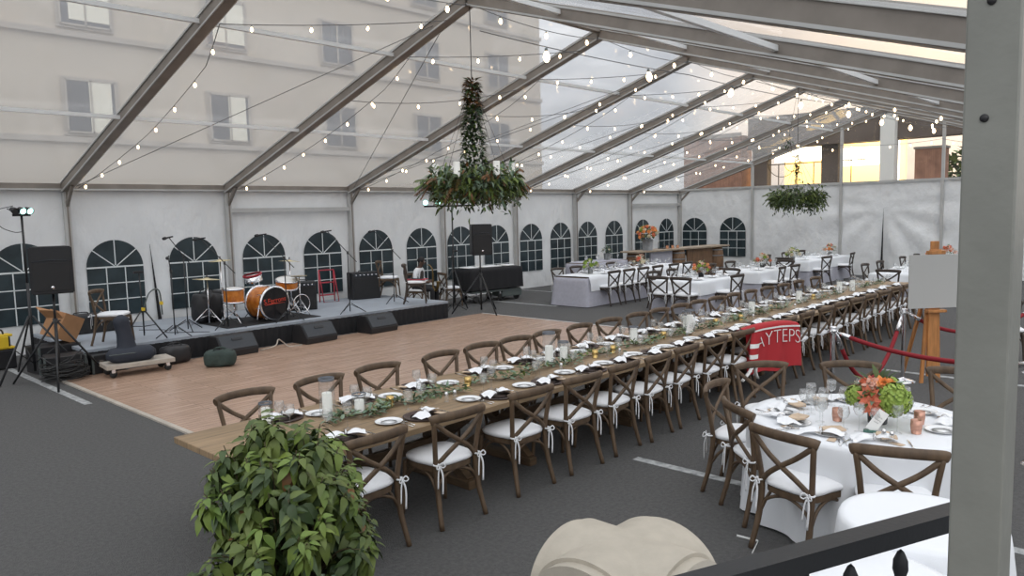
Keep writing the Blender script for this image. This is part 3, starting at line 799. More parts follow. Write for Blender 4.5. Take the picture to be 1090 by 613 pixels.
def bouquet(name,label,loc,r,spec,vase='pot',vr=.07,vh=.10,seed=1,leafn=60,group=None,ls=1):
    t=thing(name,label,'flowers',loc,0,group); q=random.Random(seed)
    b=MB(); b.lathe([(0,0),(vr*.9,0),(vr,vh),(vr*.93,vh),(vr*.8,vh*.2),(0,vh*.2)],vase,n=20); b.build('vase',t)
    b=MB()
    for k in range(leafn):
        d=Vector((q.gauss(0,1),q.gauss(0,1),q.uniform(-.2,.9))).normalized()
        b.leaf(Vector((0,0,vh+r*.35))+d*r*.55,d,r*q.uniform(.4,.65)*ls,r*.22*ls,q.choice(['leaf','leafd','leafe']),.4)
    b.build('foliage',t)
    for nm,m,a,el,fr,kind in spec:
        a=R(a); el=R(el); d=Vector((math.cos(a)*math.cos(el),math.sin(a)*math.cos(el),math.sin(el)))
        p=Vector((0,0,vh+r*.3))+Vector((d.x*r,d.y*r,d.z*r*.85))*.72
        b=MB()
        if kind=='hyd':
            for k in range(300):
                e=Vector((q.gauss(0,1),q.gauss(0,1),q.gauss(0,1))).normalized(); c=p+e*fr*q.uniform(.85,1)
                b.leaf(c,e.orthogonal()+e*.6,fr*.22,fr*.19,m,.2,e); b.leaf(c,-e.orthogonal()+e*.6,fr*.22,fr*.19,m,.2,e)
            b.blob(p,fr*.85,m,2)
        elif kind=='lily':
            for ring in (0,1):
                for k in range(6):
                    an=2*PI*k/6+ring*.5; s1=d.orthogonal().normalized(); s2=d.cross(s1); e=s1*math.cos(an)+s2*math.sin(an)+d*(.5+.8*ring)
                    b.leaf(p+d*.0,e,fr*1.15,fr*.55,m,.45,d)
        else:
            b.blob(p,fr*.55,m,2)
            for ring in range(3):
                for k in range(6):
                    an=2*PI*k/6+ring*.5; s1=d.orthogonal().normalized(); s2=d.cross(s1); e=(s1*math.cos(an)+s2*math.sin(an))*(.9-.2*ring)+d*(.3+.5*ring)
                    b.leaf(p-d*fr*.3,e,fr*1.05,fr*.75,m,-.35,-e+d*2)
        b.build(nm,t)
    return t
vd=197 # direction from the table towards the viewer
bouquet('flower_centrepiece','coral lily, orange rose and lime hydrangea bouquet in dark glass vase on round table',(5.95,1.80,.758),.21,[
 ('lily','coral',vd-12,-12,.085,'lily'),('lily','coral',vd-18,12,.085,'lily'),('hydrangea','hydr',vd-72,0,.085,'hyd'),('hydrangea','hydr',vd+42,4,.125,'hyd'),('rose','orangep',vd+16,50,.095,'rose'),('rose','pinkp',vd-20,45,.085,'rose'),('rose','coral',vd-70,50,.06,'rose'),('rose','orangep',vd+60,55,.06,'rose'),
 ('rose','coral',vd+85,15,.08,'rose'),('bud','coral',vd-60,60,.04,'rose'),('bud','pinkp',vd-40,75,.035,'rose'),('filler_flower','cream',vd-88,25,.07,'lily'),('rose','coral',vd-150,30,.08,'rose'),('hydrangea','hydr',vd+150,10,.11,'hyd')],'pot',.075,.14,5,90)
table_card('table_number',(5.66,1.76,.758),R(-73),'white table number card leaning in a green base before the coral bouquet',32,.17,.075,'grn')
for k,(x,y) in enumerate(((5.82,2.05),(5.83,1.50),(6.1,1.55))):
    o=MB().lathe([(0,0),(.032,0),(.04,.05),(.038,.10),(.034,.10),(.03,.012),(0,.012)],'copperglass',n=16).build('votive_holder'); o.location=(x,y,.758)
    tag(o,['rose-tinted votive glass left of the round table bouquet','rose-tinted votive glass right of the round table bouquet','rose-tinted votive glass behind the round table bouquet'][k],'votive holder')
o=mk_shaker(); o.location=(5.5,1.62,.758); tag(o,'glass salt shaker at the near edge of the round table, left of two','shaker')
freeze(o)
dup(o,(5.47,1.56,.758),0,'glass pepper shaker at the near edge of the round table, right of two')
# ------------------------------------------------------------------ white cloth tables below the handrail
def dfl(d,r): return (d*math.cos(yaw)*1+r*math.sin(yaw),d*math.sin(yaw)-r*math.cos(yaw))
x,y=dfl(3.77*1.045,2.11*1.02)
x,y=4.22,1.05
o=round_cloth(.39,.76,9,fold=.03,flare=.08).build('tablecloth'); o.location=(x,y,0); tag(o,'white cloth on small round table directly above the end of the handrail','tablecloth')
t=thing('cocktail_table','small round table under white cloth at the right end of the handrail','table',(x,y,0))
b=MB(); b.lathe([(0,.72),(.375,.72),(.375,.745),(0,.745)],'farmleg',n=32); b.build('tabletop',t)
b=MB(); b.lathe([(.22,0),(.22,.02),(.035,.05),(.035,.72)],'blackmet',n=16); b.build('pedestal',t)
# rectangular one under the railing
p1=Vector((2.82,1.565,0)); p2=Vector((3.83,1.10,0)); ang=math.atan2(p2.y-p1.y,p2.x-p1.x); ax=Vector((math.cos(ang),math.sin(ang),0)); nb=Vector((math.sin(ang),-math.cos(ang),0))
L=(p2-p1).length; cen=(p1+p2)/2+nb*.40
o=rect_cloth(L,.80,.76,'cloth',fold=.008,flare=.04).build('tablecloth'); o.location=cen; o.rotation_euler=(0,0,ang); tag(o,'plain white cloth on square table seen below the black handrail','tablecloth')
t=folding_table('square_table','square table hidden under white cloth below the black handrail',cen,L-.1,.7,.748); t.rotation_euler=(0,0,ang)

# ------------------------------------------------------------------ handrail with spear pickets
t=thing('handrail','black metal stair handrail with spear-topped pickets crossing the lower right corner','handrail',(0,0,0))
a=Vector((1.34,.74,1.625)); c=Vector((2.05,.445,1.625)); d=(c-a).normalized(); a2=a-d*.5; c2=c+d*.10
b=MB(); beam(b,a2,c2,.055,.045,'railblack'); b.build('rail',t)
nrm=Vector((0,0,1)).cross(d)
b=MB(); beam(b,a2-Vector((0,0,.34)),c2-Vector((0,0,.34)),.035,.03,'railblack'); b.build('rail',t)
def pick(k): return a+d*k
b=MB(); p=pick(.283); b.box((p.x,p.y,1.27),(.018,.018,.70),'railblack',math.atan2(d.y,d.x)); b.build('baluster',t)
b=MB(); p=pick(-.30); b.box((p.x,p.y,1.27),(.018,.018,.70),'railblack',math.atan2(d.y,d.x)); b.build('baluster',t)
for k in (-.065,.10,.43,.595):
    p=pick(k); b=MB(); b.box((p.x,p.y,1.18),(.016,.016,.56),'railblack',math.atan2(d.y,d.x))
    b.lathe([(.010,1.475),(.020,1.49),(.020,1.50),(.012,1.51),(.018,1.53),(.017,1.55),(.008,1.572),(0,1.58)],'railblack',c=(p.x,p.y,0),n=12); b.build('picket',t)
# landing the railing stands on
b=MB(); b.box((.9,-.35,.37),(2.6,1.9,.74),'concrete'); b.box((.9,-.35,.75),(2.6,1.9,.03),'facade2'); 
trim(b)
# ------------------------------------------------------------------ stone pier with vaulted cap
t=thing('stone_pier','cream cast-stone pier with a cross-vaulted cap at bottom centre','pier',(2.70,1.86,0))
h=.29; zb=.70; rise=.24
def cap(u,v):
    x,y=(u*2-1)*h,(v*2-1)*h
    A=lambda q:rise*math.sqrt(max(0,1-(q/h/1.0)**2*.96))
    return (x,y,zb+max(A(x),A(y)))
b=MB(); V=b.grid(cap,48,48,'stone')
mi=b.mi('stone')
for (get) in ([V[i][0] for i in range(49)],[V[i][48] for i in range(48,-1,-1)],[V[0][i] for i in range(48,-1,-1)],[V[48][i] for i in range(49)]):
    lo=[b.bm.verts.new((v.co.x,v.co.y,zb-.02)) for v in get]
    for k in range(48): b.face([lo[k],lo[k+1],get[k+1],get[k]],mi)
b.bm.normal_update()
for e_ in b.bm.edges:
    if len(e_.link_faces)==2 and e_.calc_face_angle()>R(22): e_.smooth=False
cp=b.build('vaulted_cap',t)
b=MB()
for q in range(4):
    M4=Matrix.Rotation(q*PI/2,4,'Z')
    ou=[(h*.97*math.cos(PI*k/24),zb-.01+(rise*.97)*math.sin(PI*k/24)) for k in range(25)]; inn=[(h*.74*math.cos(PI*k/24),zb-.01+(rise*.72)*math.sin(PI*k/24)) for k in range(25)]
    mi=b.mi('stone'); rows=[]
    for y,pr in ((-h+.002,ou),(-h-.05,ou),(-h-.05,inn),(-h+.002,inn)): rows.append([b.bm.verts.new(M4@Vector((x,y,z))) for x,z in pr])
    for r_ in range(3):
        for k in range(24): b.face([rows[r_][k],rows[r_][k+1],rows[r_+1][k+1],rows[r_+1][k]],mi)
b.build('arch_molding',t)
b=MB(); b.box((0,0,.665),(.66,.66,.05),'stone',bev=.012); b.box((0,0,.33),(.5,.5,.62),'stone',bev=.01); b.box((0,0,.05),(.62,.62,.10),'stone',bev=.012); b.build('shaft',t)

# ------------------------------------------------------------------ leafy planter
def planter():
    x,y=2.10,3.74
    t=thing('potted_plant','large bushy green leafy plant in glossy black pot before the long table','plant',(x,y,0))
    b=MB(); b.lathe([(0,0),(.24,0),(.27,.05),(.33,.36),(.36,.42),(.37,.47),(.345,.47),(.33,.42),(.0,.42)],'pot',n=36); b.build('pot',t)
    b=MB(); b.lathe([(0,.435),(.33,.432)],'soil',n=24); b.build('soil',t)
    q=random.Random(11); st=MB(); lf=MB()
    for s in range(150):
        a=q.uniform(0,2*PI); rad=math.sqrt(q.random())
        lump=1+.14*math.sin(a*3+1)+.08*math.sin(a*5)
        h=.47+(.78*(1-rad**2.6)+.06)*q.uniform(.80,1.05)
        tip=Vector((math.cos(a)*rad*.53*lump,math.sin(a)*rad*.53*lump,h)); base=Vector((tip.x*.4,tip.y*.4,.43))
        mid=(base+tip)/2+Vector((0,0,.06)); st.tube(bez([base,mid,tip],3),[.006]*3+[.005]*2+[.003]*2,'stem',5)
        m0=q.choice(['leaf','leaf','leaf','leafl','leafd']); sz=q.uniform(.75,1.15); ax=Vector((math.cos(a)*rad*.5+q.gauss(0,.25),math.sin(a)*rad*.5+q.gauss(0,.25),1)).normalized()
        e1=ax.orthogonal().normalized(); e2=ax.cross(e1)
        for k in range(13):
            an=2*PI*k/4.3+q.uniform(-.35,.35); lev=k//4
            d=e1*math.cos(an)+e2*math.sin(an)+ax*(-.75+.42*lev)
            m=m0 if q.random()<.75 else q.choice(['leafl','leafd','leaf'])
            if q.random()<.012: m='leafr'
            L=q.uniform(.085,.125)*sz*(1-.16*lev); lf.leaf(tip-ax*.03*(3-lev)+d*.01,d,L,L*q.uniform(.52,.66),m,q.uniform(.5,.95),ax)
        for k in range(5):
            u=q.uniform(.3,.85); p=base+(tip-base)*u; an=q.uniform(0,6.28); L=q.uniform(.08,.12); lf.leaf(p,(math.cos(an),math.sin(an),.0),L,L*.55,q.choice(['leafd','leaf']),.9)
    # trailing sprigs at the rim
    for s in range(26):
        a=q.uniform(0,2*PI); p=Vector((math.cos(a)*.35,math.sin(a)*.35,.47)); e=p+Vector((math.cos(a)*q.uniform(.06,.22),math.sin(a)*q.uniform(.06,.22),q.uniform(-.14,.05)))
        st.tube(bez([p,(p+e)/2+Vector((0,0,.05)),e],3),.003,'stem',4)
        for k in range(14):
            u=k/14; c=p+(e-p)*u+Vector((0,0,.05*4*u*(1-u))); lf.leaf(c,(q.gauss(0,1),q.gauss(0,1),q.gauss(.2,.6)),.03,.024,q.choice(['leafe','leaf']),.3)
    st.build('stems',t); lf.build('foliage',t)
planter()
# ------------------------------------------------------------------ rope barrier
def mk_post():
    t=thing('stanchion','x','rope post')
    b=MB(); b.lathe([(0,0),(.16,0),(.16,.012),(.10,.03),(.03,.045),(.0255,.06)],'chrome',n=28); b.build('base',t)
    b=MB(); b.lathe([(.0255,.05),(.0255,.93)],'chrome',n=18); b.build('pole',t)
    b=MB(); b.lathe([(.0255,.92),(.042,.93),(.042,.955),(.03,.965),(.045,.985),(.03,1.0),(0,1.0)],'chrome',n=20)
    for k in range(4): b.tube(arc((.055*math.cos(PI/2*k),.055*math.sin(PI/2*k),.935),.02,0,2*PI,10,'xz')[:-1],.005,'chrome',5,closed=True)
    b.build('ring_cap',t); return t
ST=Proto(mk_post); SP=[(8.95,3.22),(11.0,3.02),(8.15,1.05),(12.6,1.75)]
for (x,y),w in zip(SP,('nearest the red jersey, left of the easel','directly beside the left edge of the blank easel board','half hidden behind the grey tent leg','behind the easel at the tent leg')):
    ST.put((x,y,0),0,'chrome rope barrier post '+w,'rope post','rope barrier posts')
def rope(a,b_,sag,label):
    t=thing('velvet_rope',label,'rope',(*a,.93))
    A=Vector((0,0,0)); B=Vector((b_[0]-a[0],b_[1]-a[1],0)); d=B.normalized()
    pts=[A+d*.06+(B-d*.12)*u-Vector((0,0,sag*4*u*(1-u))) for u in [k/24 for k in range(25)]]
    b=MB(); b.tube(pts[2:-2],.026,'velvet',10); b.build('rope',t)
    for P_ in (pts[:3],pts[-3:][::-1]):
        b=MB(); b.tube([P_[0],P_[1],P_[2]],[.012,.028,.031],'chrome',10); b.build('end_cap',t,'chrome end cap')
rope(SP[0],SP[2],.12,'red velvet rope running from the jersey-side post towards the grey tent leg')
rope(SP[0],SP[1],.72,'red velvet rope sagging low between the two posts left of the easel')
rope(SP[1],SP[3],.30,'red velvet rope passing behind the easel legs from the post beside the board')
# ------------------------------------------------------------------ easel with blank board
t=thing('easel','orange-brown wooden display easel behind the rope barrier','easel',(11.1,2.70,0),R(-42))
b=MB(); b.box((0,-.02,.95),(.15,.035,1.7),'oak',bev=.004); b.box((0,.0,1.82),(.11,.04,.18),'oak',bev=.01); b.box((0,-.03,1.76),(.24,.06,.05),'oak',bev=.006); b.build('mast',t)
for s in (-1,1):
    b=MB(); beam(b,(s*.05,.01,1.5),(s*.12,.02,0),.03,.045,'oak'); b.build('leg',t)
b=MB(); beam(b,(0,.04,1.55),(0,.62,0),.03,.045,'oak'); b.build('leg',t)
b=MB(); b.box((0,-.06,.985),(.26,.09,.035),'oak',bev=.004); b.build('ledge',t)
o=MB(); o.box((0,0,0),(.77,.014,.71),'board',bev=.002); o=o.build('display_board'); o.location=(11.1-.055*math.sin(R(42)),2.70-.055*math.cos(R(42)),1.38); o.rotation_euler=(0,0,R(-42)); tag(o,'blank white display board resting on the wooden easel','board')

# ------------------------------------------------------------------ far guest tables
def gtable(x0,x1,y0,y1,lab,overlay=True,seed=0,cm='lilac',z=.76):
    cx,cy=(x0+x1)/2,(y0+y1)/2; lx,ly=x1-x0,y1-y0
    folding_table('banquet_table','folding table hidden under '+lab,(cx,cy,0),lx,ly,z-.012)
    o=rect_cloth(lx,ly,z,cm,fold=.012,flare=.07,seed=seed).build('tablecloth'); o.location=(cx,cy,0); tag(o,'grey linen cloth of '+lab,'tablecloth')
    if overlay:
        o=rect_cloth(lx+.03,ly+.03,z+.006,'cloth',zb=z-.30,fold=.008,flare=.035,seed=seed+2).build('table_overlay'); o.location=(cx,cy,0); tag(o,'white overlay cloth on '+lab,'tablecloth')
o=None
cx,cy=(15.05+20.4)/2,(11.5+12.55)/2
folding_table('banquet_table','folding table hidden under the grey linen beside the far left windows',(cx,cy,0),5.3,1.03,.748)
o=rect_cloth(5.35,1.05,.76,'lilac',fold=.012,flare=.09,seed=1,pleat=6).build('tablecloth'); o.location=(cx,cy,0); tag(o,'floor-length grey linen on long table nearest the left wall windows','tablecloth')
b=MB()
def run(u,v):
    x=-2.6+5.2*u; pr=[(-.60,.40),(-.59,.58),(-.545,.765),(0,.768),(.545,.765),(.59,.58),(.60,.40)]; k=v*6; i=min(5,int(k+1e-6)); f=k-i; y=pr[i][0]*(1-f)+pr[i+1][0]*f; z=pr[i][1]*(1-f)+pr[i+1][1]*f
    return (x,y+(.012*math.sin(x*9) if z<.7 else 0)*(1 if y>0 else -1),z)
b.grid(run,80,12,'cloth'); o=b.build('table_overlay'); o.location=(cx,cy,0); tag(o,'white runner cloth over the grey linen table nearest the left wall windows','tablecloth')
gtable(15.2,17.1,8.45,9.65,'the centre guest table with a lime and coral bouquet',seed=3)
gtable(18.4,20.5,8.5,9.7,'the centre guest table with a pink bouquet, second in line',seed=4)
gtable(22.7,26.2,8.95,10.0,'the last guest table by the far wall slit',seed=5)
gtable(19.3,22.3,5.0,6.1,'the guest table just left of the easel board',seed=6)
gtable(23.0,26.3,5.1,6.1,'the guest table behind the top of the easel board',seed=7)
gtable(18.2,20.4,13.9,14.7,'the service table left of the bar',overlay=False,seed=8,z=.86)
FCH=[]
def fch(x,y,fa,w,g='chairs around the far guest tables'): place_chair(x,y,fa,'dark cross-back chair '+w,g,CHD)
for i,x in enumerate((15.75,16.42,17.08,17.8,18.65,19.4)): fch(x,11.1,90,'on camera side of grey window-side table, %s from left'%ORD[i])
for i,x in enumerate((15.78,16.6,17.4,18.3)): fch(x,13.08,-90,'between grey linen table and window wall, %s from left'%ORD[i])
for i,y in enumerate((9.25,8.66)): fch(14.75,y,0,'at the left end of the centre guest table, %s'%('left one' if i==0 else 'right one'))
for i,(x,y,fa) in enumerate(((16.05,7.9,84),(17.62,8.85,168),(18.75,8.0,97),(19.55,8.0,88),(21.05,8.95,185))): fch(x,y,fa,'around the near side of centre guest tables, %s from left'%ORD[i])
for i,x in enumerate((16.0,16.8,18.9,20.0)): fch(x,10.15,-90+7*math.sin(x*5),'on window side of the centre guest tables, %s from left'%ORD[i])
for i,x in enumerate((23.1,25.3)): fch(x,8.5,78+20*i,'on camera side of the last guest table, %s from left'%ORD[i])
for i,x in enumerate((23.2,24.6,26.0)): fch(x,10.5,-90,'on window side of the last guest table, %s from left'%ORD[i])
fch(22.0,9.4,0,'at the left end of the last guest table')
fch(18.72,5.52,0,'past right end of the long farm table, by easel board')
for i,x in enumerate((20.4,21.6,23.6,25.0)): fch(x,6.6,-90,'on window side of tables left of easel, %s from left'%ORD[i])
for i,x in enumerate((20.2,21.5)): fch(x,4.5,90,'on camera side of table left of easel, %s from left'%ORD[i])
fch(13.6,2.35,200,'seen below the easel board beside the tent leg')
# their place settings
def mini(x,y,ang,w,z=.772):
    a=R(ang); c,s=math.cos(a),math.sin(a)
    P['plate'].put((x+c*.2,y+s*.2,z),0,'white plate '+w,'plate','plates on the far guest tables')
    P['napkin'].put((x+c*.2,y+s*.2,z+.014),a+.3,'white napkin '+w,'napkin','napkins on the far guest tables')
    P['wine'].put((x+c*.42+s*.15,y+s*.42-c*.15,z),0,'wine glass '+w,'glass','wine glasses on the far guest tables')
    P['goblet'].put((x+c*.44+s*.02,y+s*.44-c*.02,z),0,'water goblet '+w,'glass','water goblets on the far guest tables')
for i,x in enumerate((16.1,16.75,17.4,18.1,18.8,19.5)):
    mini(x,11.5,90,'on camera side of grey window-side table, %s from left'%ORD[i],.775); mini(x,12.55,-90,'on window side of grey window-side table, %s from left'%ORD[i],.775)
for i,x in enumerate((15.6,16.3,16.8,18.8,19.5,20.2)):
    mini(x,8.5,90,'on camera side of the centre guest tables, %s from left'%ORD[i]); mini(x,9.6,-90,'on window side of the centre guest tables, %s from left'%ORD[i])
for i,x in enumerate((23.0,24.2,25.4)):
    mini(x,8.95,90,'on camera side of the last table by the far wall, %s from left'%ORD[i]); mini(x,9.95,-90,'on window side of the last table by the far wall, %s from left'%ORD[i])
for i,x in enumerate((19.8,20.8,21.8,23.6,24.8)):
    mini(x,5.05,90,'on camera side of tables left of easel, %s from left'%ORD[i]); mini(x,6.05,-90,'on window side of tables left of easel, %s from left'%ORD[i])
def mixspec(seed,cols):
    q=random.Random(seed); out=[]
    for k in range(18): out.append((q.choice(['rose','rose','hydrangea','lily']),cols[k%len(cols)],360/18*k*1.62,q.choice([0,15,35,55,80]),q.uniform(.055,.085),'rose'))
    return out
BQ=[((16.4,9.05,.768),['hydr','pinkp','hydr','coral','orangep','cream'],'lime and coral bouquet on the front centre guest table','pot'),((19.9,9.1,.768),['pinkp','coral','cream','hydr'],'pink and coral bouquet on the second centre guest table','pot'),((15.95,12.05,.772),['hydr','hydr','cream','hydr'],'lime green bouquet on the left end of the grey linen table','zinc'),((18.2,11.95,.772),['cream','pinkp','coral','cream'],'cream and peach bouquet on the right half of the grey linen table','zinc'),
 ((22.9,9.5,.768),['cream','hydr','cream'],'pale yellow bouquet on the last table, left of two','zinc'),((25.7,9.4,.768),['coral','cream','orangep','pinkp'],'peach bouquet on the last table, right end near the wall post','zinc'),((25.2,5.75,.768),['coral','pinkp','pinkp'],'pink bouquet showing above the right corner of the easel board','zinc'),((23.5,5.7,.768),['cream','cream','coral'],'cream bouquet showing above the middle of the easel board','zinc')]
for k,(loc,cols,lab,v) in enumerate(BQ): bouquet('flower_centrepiece',lab,loc,.26,mixspec(20+k,cols),v,.07,.11,40+k,50,None,.7)
# ------------------------------------------------------------------ bar
t=thing('bar_counter','rustic plank bar with barrel supports in the far left corner','bar',(0,0,0))
b=MB(); ang=math.atan2(-.55,5.0)
b.box((23.1,13.65,1.06),(5.2,.75,.055),'barwood',ang,bev=.008); b.build('bar_top',t)
def barrel(x,y):
    b=MB(); b.lathe([(0,0),(.27,0),(.32,.22),(.335,.5),(.32,.78),(.275,1.03),(0,1.03)],'barrel',c=(x,y,0),n=24); o=b.build('barrel',t)
    h=MB()
    for z,r in ((.10,.298),(.28,.328),(.72,.327),(.93,.298)): h.lathe([(r+.004,z-.02),(r+.006,z+.02)],'zinc',c=(x,y,0),n=24)
    h.build('hoop',o)
barrel(25.25,13.4); barrel(22.9,13.6); barrel(20.95,13.95)
b=MB(); b.box((24.05,13.33,.55),(1.5,.05,.95),'barrel',ang); b.build('front_panel',t)
b=MB(); b.box((21.9,13.58,.62),(1.15,.05,.80),'lilac',ang); b.build('front_panel',t,'grey cloth front panel')
for k in range(5):
    b=MB(); b.lathe([(0,0),(.045,0),(.05,.10),(.047,.10),(.042,.01),(0,.01)],'copper',n=14); o=b.build('copper_mug'); o.location=(22.35+.14*k,13.62-.02*k+(.09 if k%2 else 0),1.09); tag(o,'shiny copper mug on the bar counter, %s from left'%ORD[k],'mug','copper mugs on the bar')
t=thing('bottle_tray','dark wire bottle rack standing behind the copper mugs on the bar','rack',(22.6,13.85,1.09))
b=MB(); b.box((0,0,.01),(.6,.2,.02),'blackmet')
for k in (-1,1): b.tube([(k*.29,-.09,.02),(k*.29,-.09,.22),(k*.29,.09,.22),(k*.29,.09,.02)],.007,'blackmet',6)
for z in (.12,.22): b.tube([(-.29,-.09,z),(.29,-.09,z)],.006,'blackmet',6)
b.build('rack_frame',t)
bouquet('flower_bucket','big orange and green flower arrangement in zinc bucket on the bar','x' and (21.35,13.75,1.09),.46,[('rose',c,a,e,.085,'rose') for c,a,e in zip(['orangep','coral','orangep','pinkp','hydr','orangep','cream','orangep','hydr','orangep','coral','cream','orangep','hydr']*3,range(0,4000,83),[10,35,60,80,20,-5,45,25,55,70,15,40,30,-10,3]*3)],'zinc',.19,.36,71,130,None,.5)
bouquet('flower_bucket','small grey-green leafy arrangement on the grey service table','x' and (19.7,14.2,.866),.2,[('bud','cream',a,30,.04,'rose') for a in (0,120,240)],'zinc',.12,.2,72,60)
for k in range(10):
    P['goblet' if k%2 else 'tumbler'].put((18.5+.19*k,14.15+.12*(k%3),.866),0,('stemmed goblet' if k%2 else 'glass tumbler')+' on the grey service table left of the bar, %s from left'%ORD[k],'glass','glasses on the service table')

# ------------------------------------------------------------------ speakers and light stands
def tripod(t,hub,spread,base,m='blackmet',rot=0,r=.016):
    for k in range(3):
        a=rot+2*PI*k/3; b=MB(); b.tube([(0.03*math.cos(a),.03*math.sin(a),hub),(spread*math.cos(a),spread*math.sin(a),.0+r)],r,m,8); 
        l=b.build('leg',t)
        b=MB(); b.tube([(.0,.0,base+.12),(spread*.5*math.cos(a),spread*.5*math.sin(a),hub*.5)],r*.55,m,6); b.build('brace',t)
def spk_stand(label,x,y,top,rot):
    t=thing('speaker_stand',label,'speaker stand',(x,y,0)); tripod(t,.95,.72,.1,rot=rot)
    b=MB(); b.tube([(0,0,.1),(0,0,.98)],.024,'blackmet',10); b.tube([(0,0,.9),(0,0,top+.01)],.018,'blackmet',10); b.build('pole',t)
    b=MB(); b.lathe([(.035,.92),(.035,1.0),(.02,1.0)],'black',n=14); b.box((.045,0,.96),(.05,.02,.02),'black'); b.build('collar',t)
def speaker(label,x,y,z,w,h,rz):
    t=thing('loudspeaker',label,'speaker',(x,y,z),rz)
    b=MB(); d=.40
    b.prism([(-w/2,-d/2),(w/2,-d/2),(w/2*.72,d/2),(-w/2*.72,d/2)],0,h,'black')
    bmesh.ops.bevel(b.bm,geom=b.bm.edges[:],offset=.018,segments=2,affect='EDGES'); b.build('cabinet',t)
    b=MB(); b.box((0,-d/2-.004,h*.37),(w*.86,.012,h*.60),'grille',bev=.005)
    b.build('grille',t)
    b=MB(); b.tube([(-w*.43,-d/2-.006,h*.69),(0,-d/2-.006,h*.725),(w*.43,-d/2-.006,h*.69)],.006,'wedge',6); b.build('horn',t)
    b=MB(); b.lathe([(0,0),(.022,0),(.022,.004),(0,.004)],'chrome',n=14,mat4=Matrix.Translation((0,-d/2-.012,h*.14))@Matrix.Rotation(PI/2,4,'X')); b.build('badge',t,'small round silver badge')
spk_stand('black tripod speaker stand at far left, in front of cardboard box',3.5,12.67,1.37,R(252))
speaker('black loudspeaker on the left tripod stand in front of window',3.5,12.67,1.38,.56,.70,R(-14))
spk_stand('black tripod speaker stand at the right end of the dance floor',12.75,12.95,1.42,R(255))
speaker('black loudspeaker on the right tripod stand before the black-draped cart',12.75,12.95,1.43,.52,.74,R(-25))
def par(parent,p,aim,lens,sc_=.72):
    M4=Matrix.Translation(Vector(p))@Matrix.Scale(sc_,4)@Vector(aim).to_track_quat('Z','Y').to_matrix().to_4x4()
    b=MB(); b.lathe([(0,-.10),(.05,-.09),(.065,-.02),(.075,.08),(.07,.08),(.066,.06)],'black',n=16,mat4=M4); 
    b.tube([M4@Vector((-.085,0,0)),M4@Vector((-.085,0,-.13)),M4@Vector((.085,0,-.13)),M4@Vector((.085,0,0))],.006,'blackmet',6); o=b.build('par_lamp',parent)
    b=MB(); b.lathe([(.066,.06),(0,.062)],lens,n=16,mat4=M4); b.build('lens',o)
t=thing('light_stand','tall black light stand with clustered par lamps at the far left','light stand',(3.40,13.55,0)); tripod(t,.98,.7,.1,rot=R(215))
b=MB(); b.tube([(0,0,.1),(0,0,1.5)],.022,'blackmet',10); b.tube([(0,0,1.4),(0,0,2.55)],.017,'blackmet',10); b.build('pole',t)
b=MB(); b.box((0,0,2.56),(.24,.04,.04),'blackmet'); b.build('crossbar',t)
for k,(dx,l) in enumerate(((-.16,'pane'),(0,'ledgreen'),(.15,'ledgreen'))): par(t,(dx*.62,-.03,2.63),(.25+.2*dx,-1,-.35),l)
b=MB(); b.tube(bez([(-.1,.0,2.7),(-.33,.0,2.62),(-.3,0,2.4),(-.12,0,2.3),(0,.02,2.3)],6),.006,'cable',5); b.build('lamp_cable',t)
t=thing('light_stand','black light stand with crossbar of glowing par lamps below the left chandelier','light stand',(13.3,14.5,0)); tripod(t,.98,.6,.1,rot=R(260))
b=MB(); b.tube([(0,0,.1),(0,0,2.64)],.02,'blackmet',10); b.build('pole',t)
b=MB(); axv=Vector((.683,-.73,0)); b.tube([axv*-.72+Vector((0,0,2.64)),axv*.62+Vector((0,0,2.64))],.022,'blackmet',8); b.build('crossbar',t)
for k in (-.68,-.36,.3,.58): 
    p=axv*k+Vector((0,0,2.74)); par(t,p,(-.62,-.77,-.05),'ledgreen' if k<0 else 'pane',1.0)

# ------------------------------------------------------------------ band gear
ZS=.398
def wedge(label,x,rz):
    t=thing('stage_monitor',label,'monitor speaker',(x,12.72,.023),rz)
    b=MB(); b.prism([(-.22,0),(.24,0),(.26,.12),(.08,.36),(-.14,.36),(-.22,.20)],-.36,.36,'black','x')
    bmesh.ops.bevel(b.bm,geom=b.bm.edges[:],offset=.012,segments=2,affect='EDGES')
    for v in b.bm.verts: v.co.y*=-1
    bmesh.ops.reverse_faces(b.bm,faces=b.bm.faces); b.build('cabinet',t)
    b=MB(); a=Vector((0,-.26,.12)); c=Vector((0,-.08,.36)); mid=(a+c)/2; n=Vector((0,-.24,.18)).normalized(); t_=(c-a).normalized()
    rot=Matrix((Vector((1,0,0)),t_,Vector((1,0,0)).cross(t_))).transposed()
    b.box(mid+n*.004,(.66,.27,.012),'wedge',rot,bev=.004); b.box(mid+n*.014+t_*.055,(.20,.045,.012),'black',rot); b.build('grille',t)
for x,rz,w in ((6.28,R(4),'left of three, behind the green duffel bag'),(7.95,R(4),'middle of three, before the drum kit'),(9.45,R(3),'right of three, before the right microphone stand')): wedge('dark wedge stage monitor on dance floor edge, '+w,x,rz)
